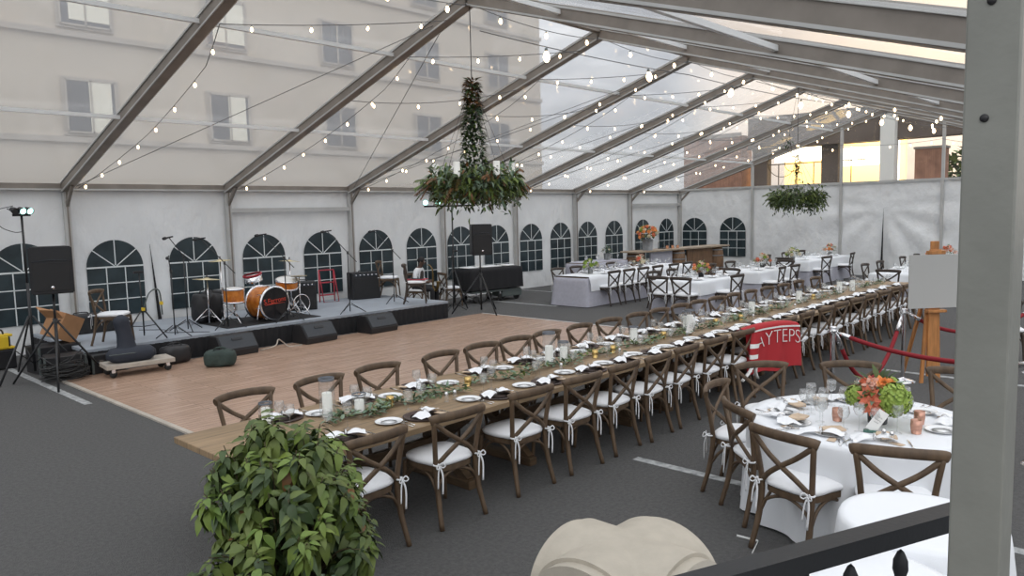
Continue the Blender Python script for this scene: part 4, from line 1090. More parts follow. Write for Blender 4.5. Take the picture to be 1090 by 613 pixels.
def mic_stand(label,x,y,z,h,boom,ang,lean=.0):
    t=thing('microphone_stand',label,'microphone stand',(x,y,z))
    tripod(t,.20,.33,.06,rot=ang,r=.009)
    b=MB(); b.tube([(0,0,.03),(0,0,h)],.011,'blackmet',8); b.build('pole',t)
    c,s=math.cos(ang),math.sin(ang); e=Vector((-c*boom,-s*boom,h+boom*1.15)); k=Vector((c*boom*.45,s*boom*.45,h-boom*.5))
    b=MB(); b.tube([k,e],.008,'blackmet',7); b.lathe([(.02,h-.03),(.022,h+.03),(0,h+.03)],'black',n=10); b.build('boom_arm',t)
    d=Vector((-c,-s,-.15)).normalized(); b=MB(); M4=Matrix.Translation(e)@d.to_track_quat('Z','Y').to_matrix().to_4x4()
    b.lathe([(0,-.09),(.012,-.09),(.017,.06),(.027,.07),(.03,.10),(.022,.135),(0,.145)],'black',n=12,mat4=M4); b.build('microphone',t)
mic_stand('black microphone boom stand left of the drums, beside window',5.95,13.75,ZS,1.38,.30,R(20))
mic_stand('black microphone stand at the stage front left of the drum kit',5.5,13.25,ZS,1.15,.22,R(60))
mic_stand('black microphone boom stand behind the amber floor tom',6.55,13.4,ZS,1.22,.40,R(-40))
mic_stand('black microphone boom stand right of the drum kit at stage front',7.72,13.30,ZS,1.25,.40,R(-40))
mic_stand('black microphone boom stand at stage front near the black amplifier',9.20,13.30,ZS,1.27,.40,R(-42))
mic_stand('black microphone boom stand beside the seated person',10.85,13.9,ZS,1.22,.40,R(-42))
mic_stand('black microphone stand right of the seated person by the draped cart',12.75,13.95,0,1.35,.14,R(200))
# drum kit
t=thing('bass_drum','amber bass drum with black front head and red lettering at stage centre','drum',(7.55,13.72,ZS+.02),R(6))
Rr=.335; b=MB(); MX=Matrix.Translation((0,0,Rr))@Matrix.Rotation(PI/2,4,'X')
b.lathe([(Rr-.012,-.24),(Rr-.012,.22)],'orange',n=40,mat4=MX); b.build('shell',t)
b=MB()
b.lathe([(Rr-.02,.215),(Rr+.012,.215),(Rr+.012,.255),(Rr-.02,.255)],'chrome',n=40,mat4=MX); b.build('hoop',t); b=MB(); b.lathe([(Rr-.02,-.275),(Rr+.012,-.275),(Rr+.012,-.235),(Rr-.02,-.235)],'chrome',n=40,mat4=MX)
b.build('hoop',t)
b=MB(); b.lathe([(Rr-.015,.235),(0,.24)],'head',n=40,mat4=MX); hd=b.build('front_head',t); b=MB(); b.lathe([(Rr-.015,-.25),(0,-.25)],'headw',n=40,mat4=MX); b.build('back_head',t)
b=MB(); b.text('S.Ferrons',.135,'redtxt',Matrix.Translation((0,-.246,Rr+.06))@Matrix.Rotation(PI/2,4,'X')@Matrix.Rotation(R(4),4,'Z'),.002); b.tube([(-.24,-.246,Rr-.02),(-.05,-.246,Rr+.0),(.22,-.246,Rr+.0)],[.004,.012,.003],'redtxt',6,flat=.3); b.build('lettering',hd)
for s in (-1,1):
    b=MB(); b.tube([(s*.30,-.16,.36),(s*.43,-.24,.012)],.012,'chrome',8); b.build('spur',t)
b=MB()
for k in range(8):
    a=2*PI*k/8+.2; b.tube([(math.cos(a)*(Rr+.012),-.23,Rr+math.sin(a)*(Rr+.012)),(math.cos(a)*(Rr+.012),-.09,Rr+math.sin(a)*(Rr+.012))],.007,'chrome',6)
b.build('lug',t)
def tom(label,x,y,z,r,h,tilt,rz,legs=0,name='tom_drum',stand=True):
    t=thing(name,label,'drum',(x,y,ZS+.02),rz)
    M4=Matrix.Translation((0,0,z))@Matrix.Rotation(tilt,4,'X')
    b=MB(); b.lathe([(r,0),(r,h)],'orange',n=28,mat4=M4); b.build('shell',t)
    b=MB(); b.lathe([(r+.002,h-.02),(r+.012,h-.02),(r+.012,h+.012),(r-.01,h+.012)],'chrome',n=28,mat4=M4); b.build('hoop',t); b=MB(); b.lathe([(r+.002,.02),(r+.012,.02),(r+.012,-.012),(r-.01,-.012)],'chrome',n=28,mat4=M4); b.build('hoop',t)
    b=MB(); b.lathe([(r-.01,h+.006),(0,h+.004)],'headw',n=28,mat4=M4); b.build('drum_head',t)
    for k in range(3):
        a=2*PI*k/3+.5; b=MB()
        if legs: b.tube([(math.cos(a)*(r+.015),math.sin(a)*(r+.015),z+h*.6),(math.cos(a)*(r+.02),math.sin(a)*(r+.02),.01)],.009,'chrome',6)
        else: b.tube([(0,0,z*.55),(math.cos(a)*.26,math.sin(a)*.26,.01)],.010,'chrome',6)
        b.build('leg',t)
    if not legs:
        b=MB(); b.tube([(0,0,.15),(0,0,z-.02)],.013,'chrome',8); b.build('stand_pole',t)
tom('amber tom drum left of the bass drum on chrome stand',6.86,13.75,.42,.19,.26,R(4),0)
tom('tilted amber tom drum right of and above the bass drum',8.12,13.95,.58,.22,.17,R(14),R(-15))
t=thing('snare_drum','shiny chrome snare drum rising behind the top of the bass drum','drum',(7.62,14.35,ZS))
M4=Matrix.Translation((0,0,.74))@Matrix.Rotation(R(-12),4,'Y'); b=MB(); b.lathe([(.18,0),(.18,.15),(.0,.152)],'chrome',n=24,mat4=M4); b.build('shell',t)
b=MB(); b.lathe([(.183,.13),(.192,.13),(.192,.165),(.17,.165)],'redmet',n=24,mat4=M4); b.build('hoop',t)
b=MB(); b.tube([(0,0,.2),(0,0,.74)],.013,'chrome',8)
for k in range(3): b.tube([(0,0,.3),(.25*math.cos(2.1*k),.25*math.sin(2.1*k),.01)],.01,'chrome',6)
b.build('snare_stand',t)
def cymbal(label,x,y,h,r,tilt,rot,extra=False):
    t=thing('cymbal_stand',label,'cymbal',(x,y,ZS)); tripod(t,.32,.36,.08,'chrome',rot,.011)
    b=MB(); b.tube([(0,0,.05),(0,0,h)],.012,'chrome',8); b.build('pole',t)
    b=MB(); M4=Matrix.Translation((0,0,h))@Matrix.Rotation(tilt,4,'Y'); b.lathe([(0,.03),(.03,.028),(.05,.012),(r,-.008),(r,-.011),(.05,.008),(0,.025)],'brass',n=32,mat4=M4); b.build('cymbal',t)
    b=MB(); b.lathe([(0,0),(.012,0),(.012,.06),(0,.06)],'black',c=(0,0,h+.02),n=8); b.build('wing_nut',t)
cymbal('broad brass cymbal on chrome tripod at the left of the drum kit',6.50,14.05,.90,.26,R(4),R(50))
cymbal('brass cymbal on the tall left stand behind the amber tom',6.95,14.4,1.22,.22,R(-3),R(10))
cymbal('thin brass cymbal on the right stand behind the tilted tom',8.42,14.3,1.12,.22,R(5),R(30))
t=thing('hi_hat_stand','chrome hi-hat stand with ring pedal right of the bass drum','cymbal',(8.30,13.75,ZS+.02)); tripod(t,.3,.28,.06,'chrome',R(40),.01)
b=MB(); b.tube([(0,0,.03),(0,0,.82)],.011,'chrome',8); b.build('pole',t)
b=MB(); b.tube(arc((0,-.05,.24),.19,0,2*PI,24,'xz')[:-1],.010,'chrome',6,closed=True); b.build('ring',t)
b=MB(); 
for z in (.80,.815): b.lathe([(0,z+.012),(.03,z+.01),(.16,z)],'brass',n=24)
b.build('cymbal',t)
b=MB(); b.box((7.5,13.95,.402),(2.0,1.25,.008),'skirt'); tag(b.build('drum_rug'),'black drum rug spread under the amber drum kit','rug')
t=thing('stool','black round-topped drum stool behind the amber left tom','stool',(6.95,14.75,ZS))
b=MB(); b.lathe([(0,.52),(.17,.52),(.19,.55),(.18,.60),(0,.61)],'black',n=22); b.build('seat',t)
b=MB(); b.tube([(0,0,.2),(0,0,.52)],.018,'chrome',8)
for k in range(3): b.tube([(0,0,.3),(.25*math.cos(2.1*k+.4),.25*math.sin(2.1*k+.4),.01)],.012,'chrome',6)
b.build('tripod_base',t)
def softbag(name,label,cat,loc,rz,L,W,H,m,nz=.04,handles=True,seed=1):
    t=thing(name,label,cat,loc,rz); b=MB()
    def g(u,v):
        a=2*PI*v; x=(u-.5)*L; k=(1-abs(2*u-1)**6)**.5 if abs(2*u-1)<1 else 0; k=max(k,.02)
        cy=math.copysign(abs(math.cos(a))**.5,math.cos(a)); sz=math.copysign(abs(math.sin(a))**.55,math.sin(a))
        w=1+nz*math.sin(u*13+3*v*6.28+seed); return (x,W/2*cy*k*w,max(.0,H/2+H/2*sz*k*w))
    b.grid(g,20,24,m); bmesh.ops.remove_doubles(b.bm,verts=b.bm.verts,dist=1e-4); b.build('body',t)
    if handles:
        for s in (-1,1):
            b=MB(); b.tube(bez([(-L*.2,s*W*.3,H*.86),(-L*.12,s*W*.12,H*1.1),(L*.12,s*W*.12,H*1.12),(L*.2,s*W*.3,H*.86)],5),.012,m,6,flat=.6); b.build('handle',t)
        b=MB(); b.tube([(-L*.4,0,H*.95),(0,0,H*1.0),(L*.4,0,H*.95)],.006,'black',5); b.build('zipper',t)
    return t
softbag('duffel_bag','dark green duffel bag lying on the dance floor before the left monitor','bag',(5.62,11.85,.023),R(-35),.52,.30,.27,'greenbag')
softbag('drum_bag','black soft drum bag slumped behind the left amber tom','bag',(6.70,14.55,ZS+.01),R(20),.60,.42,.58,'black',.06,True,2)
# black gear case, amp
def amp(label,loc,rz,w,d,h):
    t=thing('amplifier',label,'amplifier',loc,rz)
    b=MB(); b.box((0,0,h/2),(w,d,h),'black',bev=.02); b.build('cabinet',t)
    b=MB(); b.box((0,-d/2-.004,h*.42),(w*.9,.01,h*.72),'grille'); b.build('grille',t)
    b=MB(); b.box((0,-d/2-.004,h*.90),(w*.9,.01,h*.10),'wedge')
    for k in range(6): b.lathe([(0,0),(.014,0),(.012,.02),(0,.02)],'chrome',n=10,mat4=Matrix.Translation((-w*.36+k*w*.14,-d/2-.01,h*.90))@Matrix.Rotation(PI/2,4,'X'))
    b.build('control_panel',t)
    b=MB(); b.tube(bez([(-.12,0,h),(-.1,0,h+.035),(.1,0,h+.035),(.12,0,h)],4),.01,'black',6); b.build('handle',t)
amp('black guitar amplifier on the stage by the left wall, left of the seated person',(11.05,15.35,ZS),R(-12),.74,.35,.66)
amp('black equipment case standing at the back of the stage right of the drums',(8.95,14.75,ZS),R(-25),.60,.40,.62)
amp('low black amplifier on the stage at far left behind the white-seated chair',(4.62,15.2,ZS),0,1.1,.4,.34)
# red frame stand
t=thing('folding_stand','red metal frame stand in front of a window on the stage','stand',(10.15,15.6,ZS),R(-10))
for s in (-1,1):
    b=MB(); b.tube([(s*.19,0,0),(s*.19,0,.76)],.016,'redmet',8); b.build('upright',t)
b=MB()
for z in (.76,.46,.16): b.tube([(-.19,0,z),(.19,0,z)],.016,'redmet',8)
b.tube([(-.19,-.02,.74),(-.19,-.25,.012),(.19,-.25,.012),(.19,-.02,.74)],.012,'redmet',8); b.build('crossbar',t)
# instrument stand with yellow clips, left
t=thing('instrument_stand','black instrument tripod stand with small yellow clips at stage left','stand',(5.05,13.42,ZS)); tripod(t,.5,.40,.1,rot=R(70),r=.013)
b=MB(); b.tube([(0,0,.1),(-.02,0,1.15)],.012,'blackmet',8); b.build('pole',t)
b=MB(); b.tube(bez([(-.0,-.05,.55),(.10,-.08,.80),(.26,-.08,.82),(.30,-.06,.4)],5),.012,'greyplate',6); b.box((-.03,0,1.16),(.16,.05,.04),'black'); b.build('yoke',t)
for p in ((0,-.02,.52),(.29,-.07,.60)): b=MB(); b.box(p,(.05,.05,.06),'yellow',bev=.008); b.build('clip',t,'yellow plastic clip')
# chair, dolly, bag, cases at far left
place_chair(4.35,13.58,-40,'brown cross-back chair with white cushion on the stage at far left',None,CH,ZS+.002)
t=thing('wheeled_dolly','pale wooden dolly with black casters at the front left of the stage','dolly',(4.55,12.45,.022),R(-6))
b=MB(); b.box((0,0,.17),(1.0,.48,.07),'dolly',bev=.008); b.build('platform',t)
for sx in (-1,1):
    for sy in (-1,1):
        b=MB(); b.lathe([(0,-.018),(.05,-.018),(.056,0),(.05,.018),(0,.018)],'rubber',n=16,mat4=Matrix.Translation((sx*.40,sy*.18,.056))@Matrix.Rotation(PI/2,4,'X')); b.box((sx*.40,sy*.18,.11),(.05,.05,.06),'chrome'); b.build('caster',t)
t=thing('instrument_case','dark blue soft saxophone case lying upright on the pale dolly','case',(4.40,12.45,.228),R(-8))
b=MB(); b.tube(bez([(-.02,0,.10),(.0,0,.22),(-.02,.0,.45),(-.05,.0,.62),(-.06,0,.74)],5),[.14,.15,.16,.17,.165,.15,.14,.13,.125,.12,.115,.115,.115,.115,.12,.12,.12,.115,.10,.07,.03],'bluebag',14,flat=.75); b.build('neck',t)
b=MB()
def bg(u,v):
    a=2*PI*u; k=[0,.75,1,1,.8,0][min(5,int(v*5+1e-6))] ; z=[0,.0,.07,.15,.22,.24][min(5,int(v*5+1e-6))]
    return (.06+.36*k*math.copysign(abs(math.cos(a))**.7,math.cos(a)),.17*k*math.copysign(abs(math.sin(a))**.7,math.sin(a)),z)
b.grid(bg,24,5,'bluebag',closeu=True); b.build('body',t)
b=MB(); b.tube([(-.28,-.13,.14),(0,-.178,.15),(.36,-.12,.14)],.007,'greyplate',5); b.build('piping',t,'lighter blue piping')
t=thing('cardboard_box','open brown cardboard box tilted on black cases at far left','box',(3.98,14.05,.44),R(20))
b=MB(); rt_=Euler((R(8),R(24),0)).to_matrix(); b.box((0,0,.26),(.36,.42,.44),'cardboard',rt_,bev=.004); b.build('carton',t)
b=MB(); b.box((-.22,-.05,.50),(.18,.42,.008),'cardboard',Euler((0,R(50),0)).to_matrix()); b.box((-.10,.20,.52),(.34,.16,.008),'cardboard',Euler((R(30),R(20),0)).to_matrix()); b.build('flap',t)
def case(label,loc,rz,d):
    t=thing('road_case',label,'case',loc,rz); b=MB(); b.box((0,0,d[2]/2),d,'black',bev=.012); b.build('shell',t)
    b=MB()
    for s in (-1,1):
        b.box((s*d[0]/2,-d[1]/2,d[2]/2),(.03,.03,d[2]),'greyplate'); b.box((s*d[0]*.25,-d[1]/2-.004,d[2]*.62),(.06,.012,.06),'chrome')
    b.box((0,-d[1]/2,d[2]*.62),(d[0],.012,.012),'greyplate'); b.build('edge_trim',t)
case('black road case under the tilted cardboard box',(3.78,13.95,0),R(8),(.62,.5,.44))
case('low black road case between the speaker stand and the dolly',(3.72,13.18,.0),R(-12),(.55,.42,.36))
case('flat black equipment case on the dance floor end beside the stage steps',(4.28,12.98,.023),R(0),(.5,.22,.30))
softbag('gear_bag','round black gear bag against the stage skirt right of the dolly','bag',(5.28,12.78,.023),R(10),.5,.34,.30,'black',.03,True,4)
t=thing('cable_pile','tangled heap of black cables under the left speaker stand','cable',(3.62,12.80,0))
for k in range(5):
    q=random.Random(k+3); b=MB(); pts=[]
    for s in range(26):
        a=s*.9+k; r=.16+.12*q.random(); pts.append((math.cos(a)*r*1.3,math.sin(a)*r,.02+.012*s*q.uniform(.6,1.1)+.05*q.random()))
    b.tube(bez(pts,3),.009,'cable',5); b.build('cable_loop',t)
t=thing('tool_bag','black and yellow tool bag on the ground at the left edge','tool bag',(3.12,14.85,0),R(8))
b=MB(); b.box((0,0,.17),(.62,.34,.34),'black',bev=.03); b.build('body',t)
b=MB(); b.box((0,-.175,.46),(.40,.03,.20),'yellow',bev=.01); b.box((0,0,.36),(.62,.34,.035),'yellow',bev=.008); b.box((0,0,.46),(.50,.28,.18),'black',bev=.02); b.box((.2,0,.56),(.2,.2,.04),'yellow',bev=.01); b.build('tray',t,'yellow tool tray')
b=MB(); b.tube(bez([(-.2,0,.55),(-.15,0,.66),(.15,0,.66),(.2,0,.55)],5),.015,'black',6); b.build('handle',t)
# stray cables on floor
for pts,lab in (([(6.75,12.62,.03),(6.95,12.45,.10),(7.05,12.5,.20),(7.2,12.6,.12),(7.3,12.55,.03),(7.55,12.52,.03)],'pale looped cable on the dance floor between left and middle monitors'),):
    b=MB(); b.tube(bez(pts,6),.012,'dolly',6); tag(b.build('floor_cable'),lab,'cable')
b=MB(); b.tube(bez([(5.4,14.6,.405),(5.7,14.2,.405),(5.6,13.8,.405),(5.95,13.4,.405),(6.1,13.2,.405)],6),.006,'cable',5); tag(b.build('floor_cable'),'thin black cable across the stage deck left of the drums','cable')
# draped cart
t=thing('equipment_cart','black-draped wheeled equipment cart against the left wall behind the right speaker','cart',(14.85,14.75,0),R(-8))
b=MB(); b.box((0,0,.30),(1.7,.72,.05),'greyplate',bev=.006); b.box((.55,-.1,.2),(.7,.5,.18),'greyplate',bev=.02); b.build('chassis',t)
for sx in (-.7,.2,.78):
    for sy in (-1,1):
        b=MB(); b.lathe([(0,-.025),(.095,-.025),(.105,0),(.095,.025),(0,.025)],'rubber',n=18,mat4=Matrix.Translation((sx*.95,sy*.28,.105))@Matrix.Rotation(PI/2,4,'X')); b.box((sx*.95,sy*.28,.22),(.05,.05,.14),'chrome'); b.build('wheel',t)
o=rect_cloth(1.8,.78,.95,'skirt',zb=.36,fold=.015,flare=.02,pleat=22); o=o.build('drape'); o.parent=t; o['label']='black pleated drape'
for k,(x,w) in enumerate(((-.66,.38),(0,.62),(.62,.34))):
    b=MB(); b.box((0,0,.006),(w,.40,.012),'paper',bev=.004); b.box((.03,-.03,.016),(w*.7,.30,.010),'napkin',bev=.004); o=b.build('linen_stack'); o.location=(14.85+x*math.cos(R(-8)),14.75+x*math.sin(R(-8)),.955); o.rotation_euler=(0,0,R(-8)); tag(o,'white folded linen stack on the black-draped cart, %s from left'%ORD[k],'linen','linen on the draped cart')
# ------------------------------------------------------------------ seated person beside the stage
def skin(name,pts,edges,m,parent,sub=2,root=0):
    me=bpy.data.meshes.new(name); me.from_pydata([p[0] for p in pts],edges,[]); me.materials.append(M[m])
    o=bpy.data.objects.new(name,me); COL.objects.link(o)
    o.modifiers.new('skin','SKIN').use_smooth_shade=True
    ly=me.skin_vertices[0].data
    for i,p in enumerate(pts):
        r=p[1] if isinstance(p[1],tuple) else (p[1],p[1]); ly[i].radius=r; ly[i].use_root=(i==root)
    sd=o.modifiers.new('sub','SUBSURF'); sd.levels=sub; sd.render_levels=sub
    bpy.context.view_layer.update()
    ev=o.evaluated_get(bpy.context.evaluated_depsgraph_get()); nm=bpy.data.meshes.new_from_object(ev)
    o.modifiers.clear(); old=o.data; o.data=nm; bpy.data.meshes.remove(old); nm.name=name
    for p in nm.polygons: p.use_smooth=True
    o.parent=parent; return o
pt=thing('person','seated musician in white shirt and dark vest, head bowed over an instrument','person',(12.55,15.05,0),R(27))
# local: faces -y ... sits on a chair, seat .47
J=dict(pelvis=(0,.02,.55),waist=(0,.0,.72),chest=(0,-.03,.95),neckb=(0,-.05,1.07),neck=(0,-.085,1.13),head=(0,-.12,1.20),crown=(0,-.125,1.30))
pts=[(J['pelvis'],(.14,.11)),(J['waist'],(.125,.095)),(J['chest'],(.145,.10)),(J['neckb'],.065),(J['neck'],.05),(J['head'],.08),(J['crown'],.075)]
ed=[(0,1),(1,2),(2,3),(3,4),(4,5),(5,6)]
def add(par,chain):
    i=par
    for p in chain: pts.append(p); ed.append((i,len(pts)-1)); i=len(pts)-1
    return i
HANDS=[]
for s in (-1,1):
    w=add(2,[((s*.17,-.03,1.0),.06),((s*.22,-.02,.93),.052),((s*.25,-.02,.76),.042),((s*.20,-.16,.66),.038),((s*.10,-.27,.70),.028),((s*.075,-.315,.71),(.022,.034)),((s*.06,-.35,.715),(.014,.034))])
    for k in range(4): add(w,[((s*.055+(k-1.5)*.008,-.365,.70+k*.018),.009),((s*.035+(k-1.5)*.004,-.395,.695+k*.018),.008),((s*.010,-.40,.69+k*.018),.007)])
    add(w-1,[((s*.05,-.325,.75),.010),((s*.025,-.345,.765),.009)])
    add(0,[((s*.09,-.02,.53),.085),((s*.13,-.26,.53),.075),((s*.15,-.44,.52),.06),((s*.15,-.44,.30),.052),((s*.15,-.42,.10),.038),((s*.15,-.46,.05),.04),((s*.155,-.58,.035),(.042,.03))])
skin('body',pts,ed,'skin',pt)
sh=[((0,0,.60),(.145,.11)),(J['waist'],(.135,.105)),(J['chest'],(.155,.112)),((0,-.05,1.065),.075)]; se=[(0,1),(1,2),(2,3)]
for s in (-1,1):
    i=2
    for p in (((s*.17,-.03,1.0),.075),((s*.22,-.02,.93),.07),((s*.25,-.02,.76),.06),((s*.20,-.16,.66),.052),((s*.115,-.255,.695),.044)): sh.append(p); se.append((i,len(sh)-1)); i=len(sh)-1
skin('shirt',sh,se,'shirt',pt)
skin('vest',[((0,.005,.60),(.172,.135)),((0,.0,.74),(.168,.132)),((0,-.03,.93),(.178,.136)),((0,-.045,1.03),(.12,.11))],[(0,1),(1,2),(2,3)],'vest',pt)
tr=[((0,.02,.55),(.15,.12))]; te=[]
for s in (-1,1):
    i=0
    for p in (((s*.09,-.02,.535),.098),((s*.13,-.26,.535),.088),((s*.15,-.44,.525),.074),((s*.15,-.44,.30),.066),((s*.15,-.425,.12),.058)): tr.append(p); te.append((i,len(tr)-1)); i=len(tr)-1
skin('trousers',tr,te,'trousers',pt)
for s in (-1,1):
    skin('shoe',[((s*.15,-.40,.05),.05),((s*.15,-.47,.045),(.05,.045)),((s*.155,-.585,.035),(.05,.034))],[(0,1),(1,2)],'black',pt)
b=MB(); b.blob((0,-.10,1.265),.098,'hair',3,.03,(.95,1.08,.88)); 
for v in b.bm.verts:
    if v.co.y<-.17: v.co.y=-.17+(v.co.y+.17)*.2
b.build('hair',pt)
b=MB(); hy=-.20
b.blob((0,hy-.012,1.195),.017,'skin',2,0,(.8,1,1.3))
for s in (-1,1): b.blob((s*.032,hy+.004,1.215),.012,'shirt',2,0,(1.2,.6,.7)); b.blob((s*.032,hy-.004,1.215),.006,'hair',1); b.blob((s*.083,-.115,1.205),.024,'skin',2,0,(.4,.8,1.2))
b.tube([(-.024,hy+.006,1.160),(0,hy-.002,1.157),(.024,hy+.006,1.160)],.005,'leafr',5); b.build('face',pt)
# his chair and neighbours, saxophone
place_chair(12.55-.30*math.cos(R(-63)),15.05-.30*math.sin(R(-63)),-63,'brown cross-back chair carrying the seated person beside the stage',None)
place_chair(13.15,14.85,-18,'brown cross-back chair right of the seated person, white cushion towards camera',None)
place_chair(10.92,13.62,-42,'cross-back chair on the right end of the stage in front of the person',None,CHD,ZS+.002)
place_chair(11.45,15.3,-50,'brown cross-back chair on the stage beside the black amplifier',None,CH,ZS+.002)
t=thing('saxophone','brass saxophone held upright against the chest of the seated person','saxophone',(12.55,15.05,0),R(27))
b=MB(); b.tube(bez([(0,-.25,1.12),(0,-.31,1.14),(0,-.40,1.02),(.0,-.405,.70),(0,-.41,.55),(0,-.47,.47),(0,-.53,.55),(0,-.55,.72)],5),[.008]*5+[.012]*5+[.018]*5+[.022]*5+[.028]*5+[.034]*5+[.042]*5+[.06],'brassinst',12); b.build('horn',t)
b=MB()
for k in range(7): b.lathe([(0,0),(.014,0),(.014,.006),(0,.006)],'brassinst',n=10,mat4=Matrix.Translation((.0,-.432,.60+k*.05))@Matrix.Rotation(PI/2,4,'X'))
b.build('key',t)
o=MB(); o.box((0,0,.009),(.44,.30,.018),'redmet',bev=.004); o.box((0,-.02,.022),(.30,.2,.008),'head'); o=o.build('red_folder'); o.location=(11.16,13.42,ZS+.54); o.rotation_euler=(0,0,R(-60)); tag(o,'flat red folder lying on the cushion of the stage-end chair','folder')
# ------------------------------------------------------------------ greenery chandeliers
def chandelier(lab,x,y,z,r,vt,seed,big=True):
    q=random.Random(seed); t=thing('greenery_chandelier',lab,'chandelier',(x,y,z))
    b=MB()
    for rr,zz in ((r*.72,.05),(r*.5,-.13)): b.tube([(rr*math.cos(2*PI*k/40),rr*math.sin(2*PI*k/40),zz) for k in range(40)],.014,'blackmet',6,closed=True)
    for k in range(6):
        a=PI/3*k; b.tube(bez([(math.cos(a)*r*.72,math.sin(a)*r*.72,.05),(math.cos(a)*r*.5,math.sin(a)*r*.5,-.13),(math.cos(a)*.05,math.sin(a)*.05,-.26)],4),.009,'blackmet',6)
        b.tube([(math.cos(a)*r*.72,math.sin(a)*r*.72,.05),(0,0,vt)],.003,'blackmet',5)
    b.lathe([(0,-.32),(.03,-.29),(.02,-.25),(0,-.25)],'blackmet',n=10); b.build('iron_frame',t)
    b=MB(); b.tube([(0,0,-.2),(0,0,zroof(y)-z-.1)],.007,'blackmet',6); b.build('hanging_rod',t)
    b=MB(); n=3000 if big else 2200
    for k in range(n):
        a=q.uniform(0,2*PI); rr=r*(.30+.55*q.random()**.6); zz=q.gauss(.0,.12)-(.10 if q.random()<.3 else 0)
        p=Vector((math.cos(a)*rr,math.sin(a)*rr,zz)); d=Vector((math.cos(a)*q.uniform(.2,1)+q.gauss(0,.4),math.sin(a)*q.uniform(.2,1)+q.gauss(0,.4),q.gauss(-.15,.7)))
        m=q.choice(['leafd','leafe','leaf','leafe','leaf','leafl'] if big else ['leafd','leaf','leaf']); 
        if q.random()<.06 and big: m='leafr'
        b.leaf(p,d,q.uniform(.06,.13),q.uniform(.026,.048),m,q.uniform(.2,.9),(q.gauss(0,.5),q.gauss(0,.5),1))
    for k in range(60 if big else 34): # fern sprays and trailing tips
        a=q.uniform(0,2*PI); p=Vector((math.cos(a)*r*.75,math.sin(a)*r*.75,q.uniform(-.1,.12))); out=Vector((math.cos(a),math.sin(a),0))
        L=q.uniform(.22,.42); dr=q.uniform(-.5,.25); e=p+out*L*q.uniform(.4,.85)+Vector((0,0,dr*L*1.3)); mid=(p+e)/2+Vector((0,0,.06))
        C=bez([p,mid,e],6); b.tube(C,.003,'stem',4); m=q.choice(['leaf','leafd','leafr','leafl'] if big else ['leafd','leaf'])
        for c in C[1:]:
            for s in (-1,1): b.leaf(c,out.cross(Vector((0,0,1)))*s+out*.6+Vector((0,0,-.3)),q.uniform(.06,.10),.022,m,.4)
    for k in range(26):
        a=q.uniform(0,2*PI); rr=r*q.uniform(.2,.8); p=Vector((math.cos(a)*rr,math.sin(a)*rr,-.12)); L=q.uniform(.10,.34)
        C=bez([p,p+Vector((q.gauss(0,.03),q.gauss(0,.03),-L*.5)),p+Vector((q.gauss(0,.07),q.gauss(0,.07),-L))],4); b.tube(C,.003,'stem',4)
        for c in C[1:]: b.leaf(c,(q.gauss(0,1),q.gauss(0,1),-.4),.07,.035,'leafd',.4); 
    b.build('foliage',t)
    b=MB(); top=vt
    nv=1000 if big else 110
    for k in range(nv):
        u=q.random(); zz=.1+(top-.1)*u; w=(.24*(1-u)**1.5+.12) if big else .04
        a=q.uniform(0,2*PI); p=Vector((math.cos(a)*w*.45,math.sin(a)*w*.45,zz)); m=q.choice(['leafd','leafd','leaf','leafe'])
        if u>.72 and q.random()<.6 and big: m='leafr'
        b.leaf(p,(math.cos(a)+q.gauss(0,.3),math.sin(a)+q.gauss(0,.3),q.uniform(-.3,1.2)),q.uniform(.07,.15),q.uniform(.03,.06),m,.5)
    b.build('vine_column',t)
chandelier('large greenery chandelier with candles hanging above the dance floor',8.0,8.2,2.88,.80,1.50,31)
for k in range(6):
    a=R(20+60*k); o=candle(.05,.22); o.location=(8.0+math.cos(a)*.575,8.2+math.sin(a)*.575,2.88+.064); tag(o,'ivory pillar candle at the %s of the large left chandelier'%['back right','back left','far left','front left','front right','far right'][k],'candle','candles on the left chandelier')
chandelier('smaller leafy chandelier hanging before the far wall on the right',20.0,8.2,2.66,.80,1.15,32,False)
t=thing('wire_hoop_ornament','round twig hoop hanging above the smaller leafy chandelier','ornament',(19.6,8.35,3.55))
b=MB(); 
for r,dx in ((.36,-.25),(.20,.42)):
    b.tube([(dx+.68*r*math.cos(2*PI*k/30),-.73*r*math.cos(2*PI*k/30),r*math.sin(2*PI*k/30)) for k in range(30)],.009,'stem',5,closed=True); b.build('hoop',t); b=MB()
b.tube([(-.25,0,.36),(.1,-.05,.75),(.42,0,.2)],.006,'stem',5); b.build('twig',t)
b=MB()
for k in range(16): 
    a=k*.5; b.leaf((.1+rnd.gauss(0,.12),rnd.gauss(0,.05),.55+rnd.gauss(0,.1)),(rnd.gauss(0,1),rnd.gauss(0,1),rnd.gauss(0,1)),.12,.05,'leafd')
b.build('leaves',t)
b=MB(); b.tube([(.1,-.05,.75),(.4,-.15,zroof(8.2)-3.55-.1)],.004,'stem',4); b.build('hanging_wire',t)

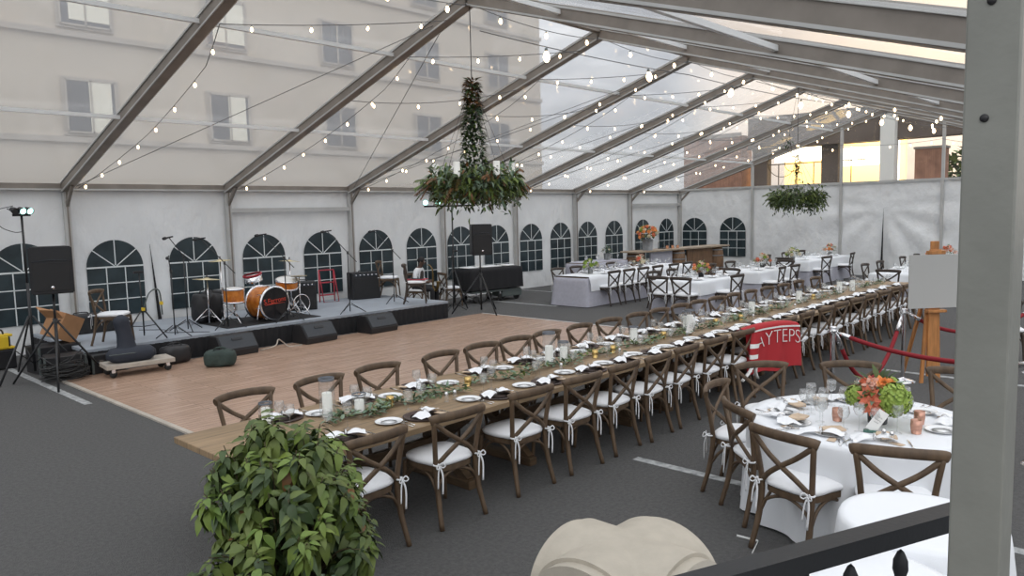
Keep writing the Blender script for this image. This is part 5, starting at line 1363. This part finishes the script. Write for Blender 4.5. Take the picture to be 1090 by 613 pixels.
# ------------------------------------------------------------------ festoon lights
def mk_bulb():
    b=MB(); b.lathe([(0,-.125),(.012,-.122),(.027,-.10),(.031,-.078),(.024,-.052),(.013,-.035),(.013,-.03)],'bulb',n=12); b.lathe([(.013,-.038),(.013,-.005),(0,0)],'greyplate',n=8); return b.mesh('bulb')
BULB=mk_bulb(); nl=[0]
def festoon(pts,step,label,scale=1.0,sag=.0,group='festoon light strings under the roof'):
    t=thing('festoon_lights',label,'string lights',pts[0],0,group); p0=Vector(pts[0]); b=MB(); tot=0; bulbs=[]
    for a,c in zip(pts[:-1],pts[1:]):
        a,c=Vector(a)-p0,Vector(c)-p0; L=(c-a).length; n=max(2,int(L/.25))
        C=[a+(c-a)*k/n-Vector((0,0,sag*L*4*(k/n)*(1-k/n)*.25)) for k in range(n+1)]
        b.tube(C,.006,'greycable',4); m=max(1,int(L/step))
        for k in range(m):
            u=(k+.5)/m; bulbs.append(a+(c-a)*u-Vector((0,0,sag*L*4*u*(1-u)*.25)))
    b.build('wire',t)
    for q in bulbs:
        o=bpy.data.objects.new('bulb',BULB); COL.objects.link(o); o.parent=t; o.location=q-Vector((0,0,.01)); s=scale*rnd.uniform(.93,1.07); o.scale=(s,s,s); o.rotation_euler=(rnd.gauss(0,.08),rnd.gauss(0,.08),rnd.uniform(0,6))
BAY=['far left end','second','third','fourth','fifth','sixth','seventh','eighth','last']
def zr(y,d=.22): return zroof(y)-d
for i in range(1,len(PX)-1):
    x0,x1=PX[i],PX[i+1]
    # from the eave foot of one frame up to the ridge end of the next
    festoon([(x0+.18,15.9,zr(15.9,.12)),(x0+.46,13.2,zr(13.2,.20)),(x0+.40,10.8,zr(10.8,.20)),(x0+.12,9.75,zr(9.75,.18)),(x1-.1,8.6,zr(8.6,.22))],.66,'festoon bulb string climbing the left roof slope in the %s bay'%BAY[i],.72,.05)
    if i>=3: festoon([(x0+.1,11.4,zr(11.4,.16)),(x1,10.2,zr(10.2,.18))],.75,'festoon bulb string swagging between two rafters high in the %s bay'%BAY[i],.74,.16)
    if i>=4: festoon([(x0+.1,14.6,zr(14.6,.14)),(x1-.1,9.0,zr(9.0,.2))],.8,'second festoon bulb string crossing the left slope in the %s bay'%BAY[i],.72,.06)
    if i>=5: festoon([(x0+.12,.9,zr(.9,.2)),((x0+x1)/2,4.2,zr(4.2,.18)),(x1-.1,8.1,zr(8.1,.25))],.9,'festoon bulb string on the right roof slope in the %s bay'%BAY[i],.8,.08)
festoon([(PX[i],8.1,ZR-.22) for i in range(2,10)],1.05,'festoon bulb string running the length of the roof ridge',.95,.12,None)
festoon([(6.3,6.3,zr(6.3,.55)),(11.0,6.3,zr(6.3,.50)),(17.0,6.3,zr(6.3,.4)),(27,6.4,zr(6.4,.3))],2.1,'festoon string of large bulbs along the right slope below the ridge',1.55,.03,None)
festoon([(27.2,y,zroof(y)*.5+1.9) for y in (11.5,9.6,6.5,3.3)],.55,'festoon bulb string along the clear gable of the far wall',.85,.12,None)
# bracing cables
for k,(a,c,w) in enumerate((((11.24,15.9,3.1),(8.1,8.9,5.3),'from the third post up to the ridge over the stage'),((11.2,15.8,3.1),(14.4,9.0,5.3),'rising right from the third post behind the chandelier'),((4.9,15.9,3.1),(8,8.8,5.35),'from the left post up across the left bay'))):
    b=MB(); b.tube([a,c],.006,'greycable',5); tag(b.build('bracing_cable'),'thin bracing cable '+w,'cable')
b=MB(); b.tube([(4.99,2.46,.004),(5.0,2.30,.004),(4.80,2.25,.004)],.012,'paper',5,flat=.3,up=(0,0,1)); tag(b.build('plastic_strip'),'bent white plastic strip lying on the asphalt by the large foreground chair','strip')
# ------------------------------------------------------------------ sky and lamps
w=bpy.data.worlds.new('sky'); sc.world=w; w.use_nodes=True; nt=w.node_tree
bg=nt.nodes['Background']; tc=nt.nodes.new('ShaderNodeTexCoord')
mp=nt.nodes.new('ShaderNodeMapping'); mp.inputs['Scale'].default_value=(1,1,2.2); nt.links.new(tc.outputs['Generated'],mp.inputs['Vector'])
n=nt.nodes.new('ShaderNodeTexNoise'); n.inputs['Scale'].default_value=2.6; n.inputs['Detail'].default_value=6; n.inputs['Roughness'].default_value=.55; nt.links.new(mp.outputs[0],n.inputs['Vector'])
cr=nt.nodes.new('ShaderNodeValToRGB'); e=cr.color_ramp.elements; e[0].position=.40; e[0].color=(.32,.35,.40,1); e[1].position=.62; e[1].color=(.76,.77,.78,1)
nt.links.new(n.outputs['Fac'],cr.inputs['Fac'])
sep=nt.nodes.new('ShaderNodeVectorMath'); sep.operation='DOT_PRODUCT'; sep.inputs[1].default_value=Vector((.97,.10,.20)).normalized(); nt.links.new(tc.outputs['Generated'],sep.inputs[0])
gr=nt.nodes.new('ShaderNodeMapRange'); gr.inputs[1].default_value=.91; gr.inputs[2].default_value=1.0; nt.links.new(sep.outputs['Value'],gr.inputs[0])
n2=nt.nodes.new('ShaderNodeTexNoise'); n2.inputs['Scale'].default_value=4; n2.inputs['Detail'].default_value=5; nt.links.new(mp.outputs[0],n2.inputs['Vector'])
mu=nt.nodes.new('ShaderNodeMath'); mu.operation='MULTIPLY'; nt.links.new(gr.outputs[0],mu.inputs[0]); nt.links.new(n2.outputs['Fac'],mu.inputs[1])
m2=nt.nodes.new('ShaderNodeMath'); m2.operation='MULTIPLY'; m2.inputs[1].default_value=1.6; m2.use_clamp=True; nt.links.new(mu.outputs[0],m2.inputs[0])
mx=nt.nodes.new('ShaderNodeMix'); mx.data_type='RGBA'; mx.inputs[7].default_value=(1.9,1.42,.98,1); nt.links.new(m2.outputs[0],mx.inputs[0]); nt.links.new(cr.outputs['Color'],mx.inputs[6]); sx=nt.nodes.new('ShaderNodeSeparateXYZ'); nt.links.new(tc.outputs['Generated'],sx.inputs[0])
el=nt.nodes.new('ShaderNodeMapRange'); el.inputs[1].default_value=.0; el.inputs[2].default_value=.75; el.inputs[3].default_value=.62; el.inputs[4].default_value=1.85; nt.links.new(sx.outputs['Z'],el.inputs[0])
vm=nt.nodes.new('ShaderNodeVectorMath'); vm.operation='SCALE'; nt.links.new(mx.outputs[2],vm.inputs[0]); nt.links.new(el.outputs[0],vm.inputs['Scale']); nt.links.new(vm.outputs[0],bg.inputs['Color'])
bg.inputs['Strength'].default_value=1.0
# broad evening skylight from the open side behind the camera
sl=bpy.data.lights.new('evening_sun','SUN'); sl.energy=.5; sl.angle=R(60); sl.color=(1,.93,.86); so=bpy.data.objects.new('evening_sun',sl); COL.objects.link(so); so.rotation_euler=Vector((.55,.55,-.75)).to_track_quat('-Z','Y').to_euler()
sc.view_settings.view_transform='Standard'; sc.view_settings.look='None'; sc.view_settings.gamma=1; sc.view_settings.use_curve_mapping=False
sc.view_settings.exposure=.70
sc.cycles.transparent_max_bounces=48
# reading order: blank labels never stay
for o in bpy.data.objects:
    if o.parent is not None and o.get('label')=='x': del o['label']
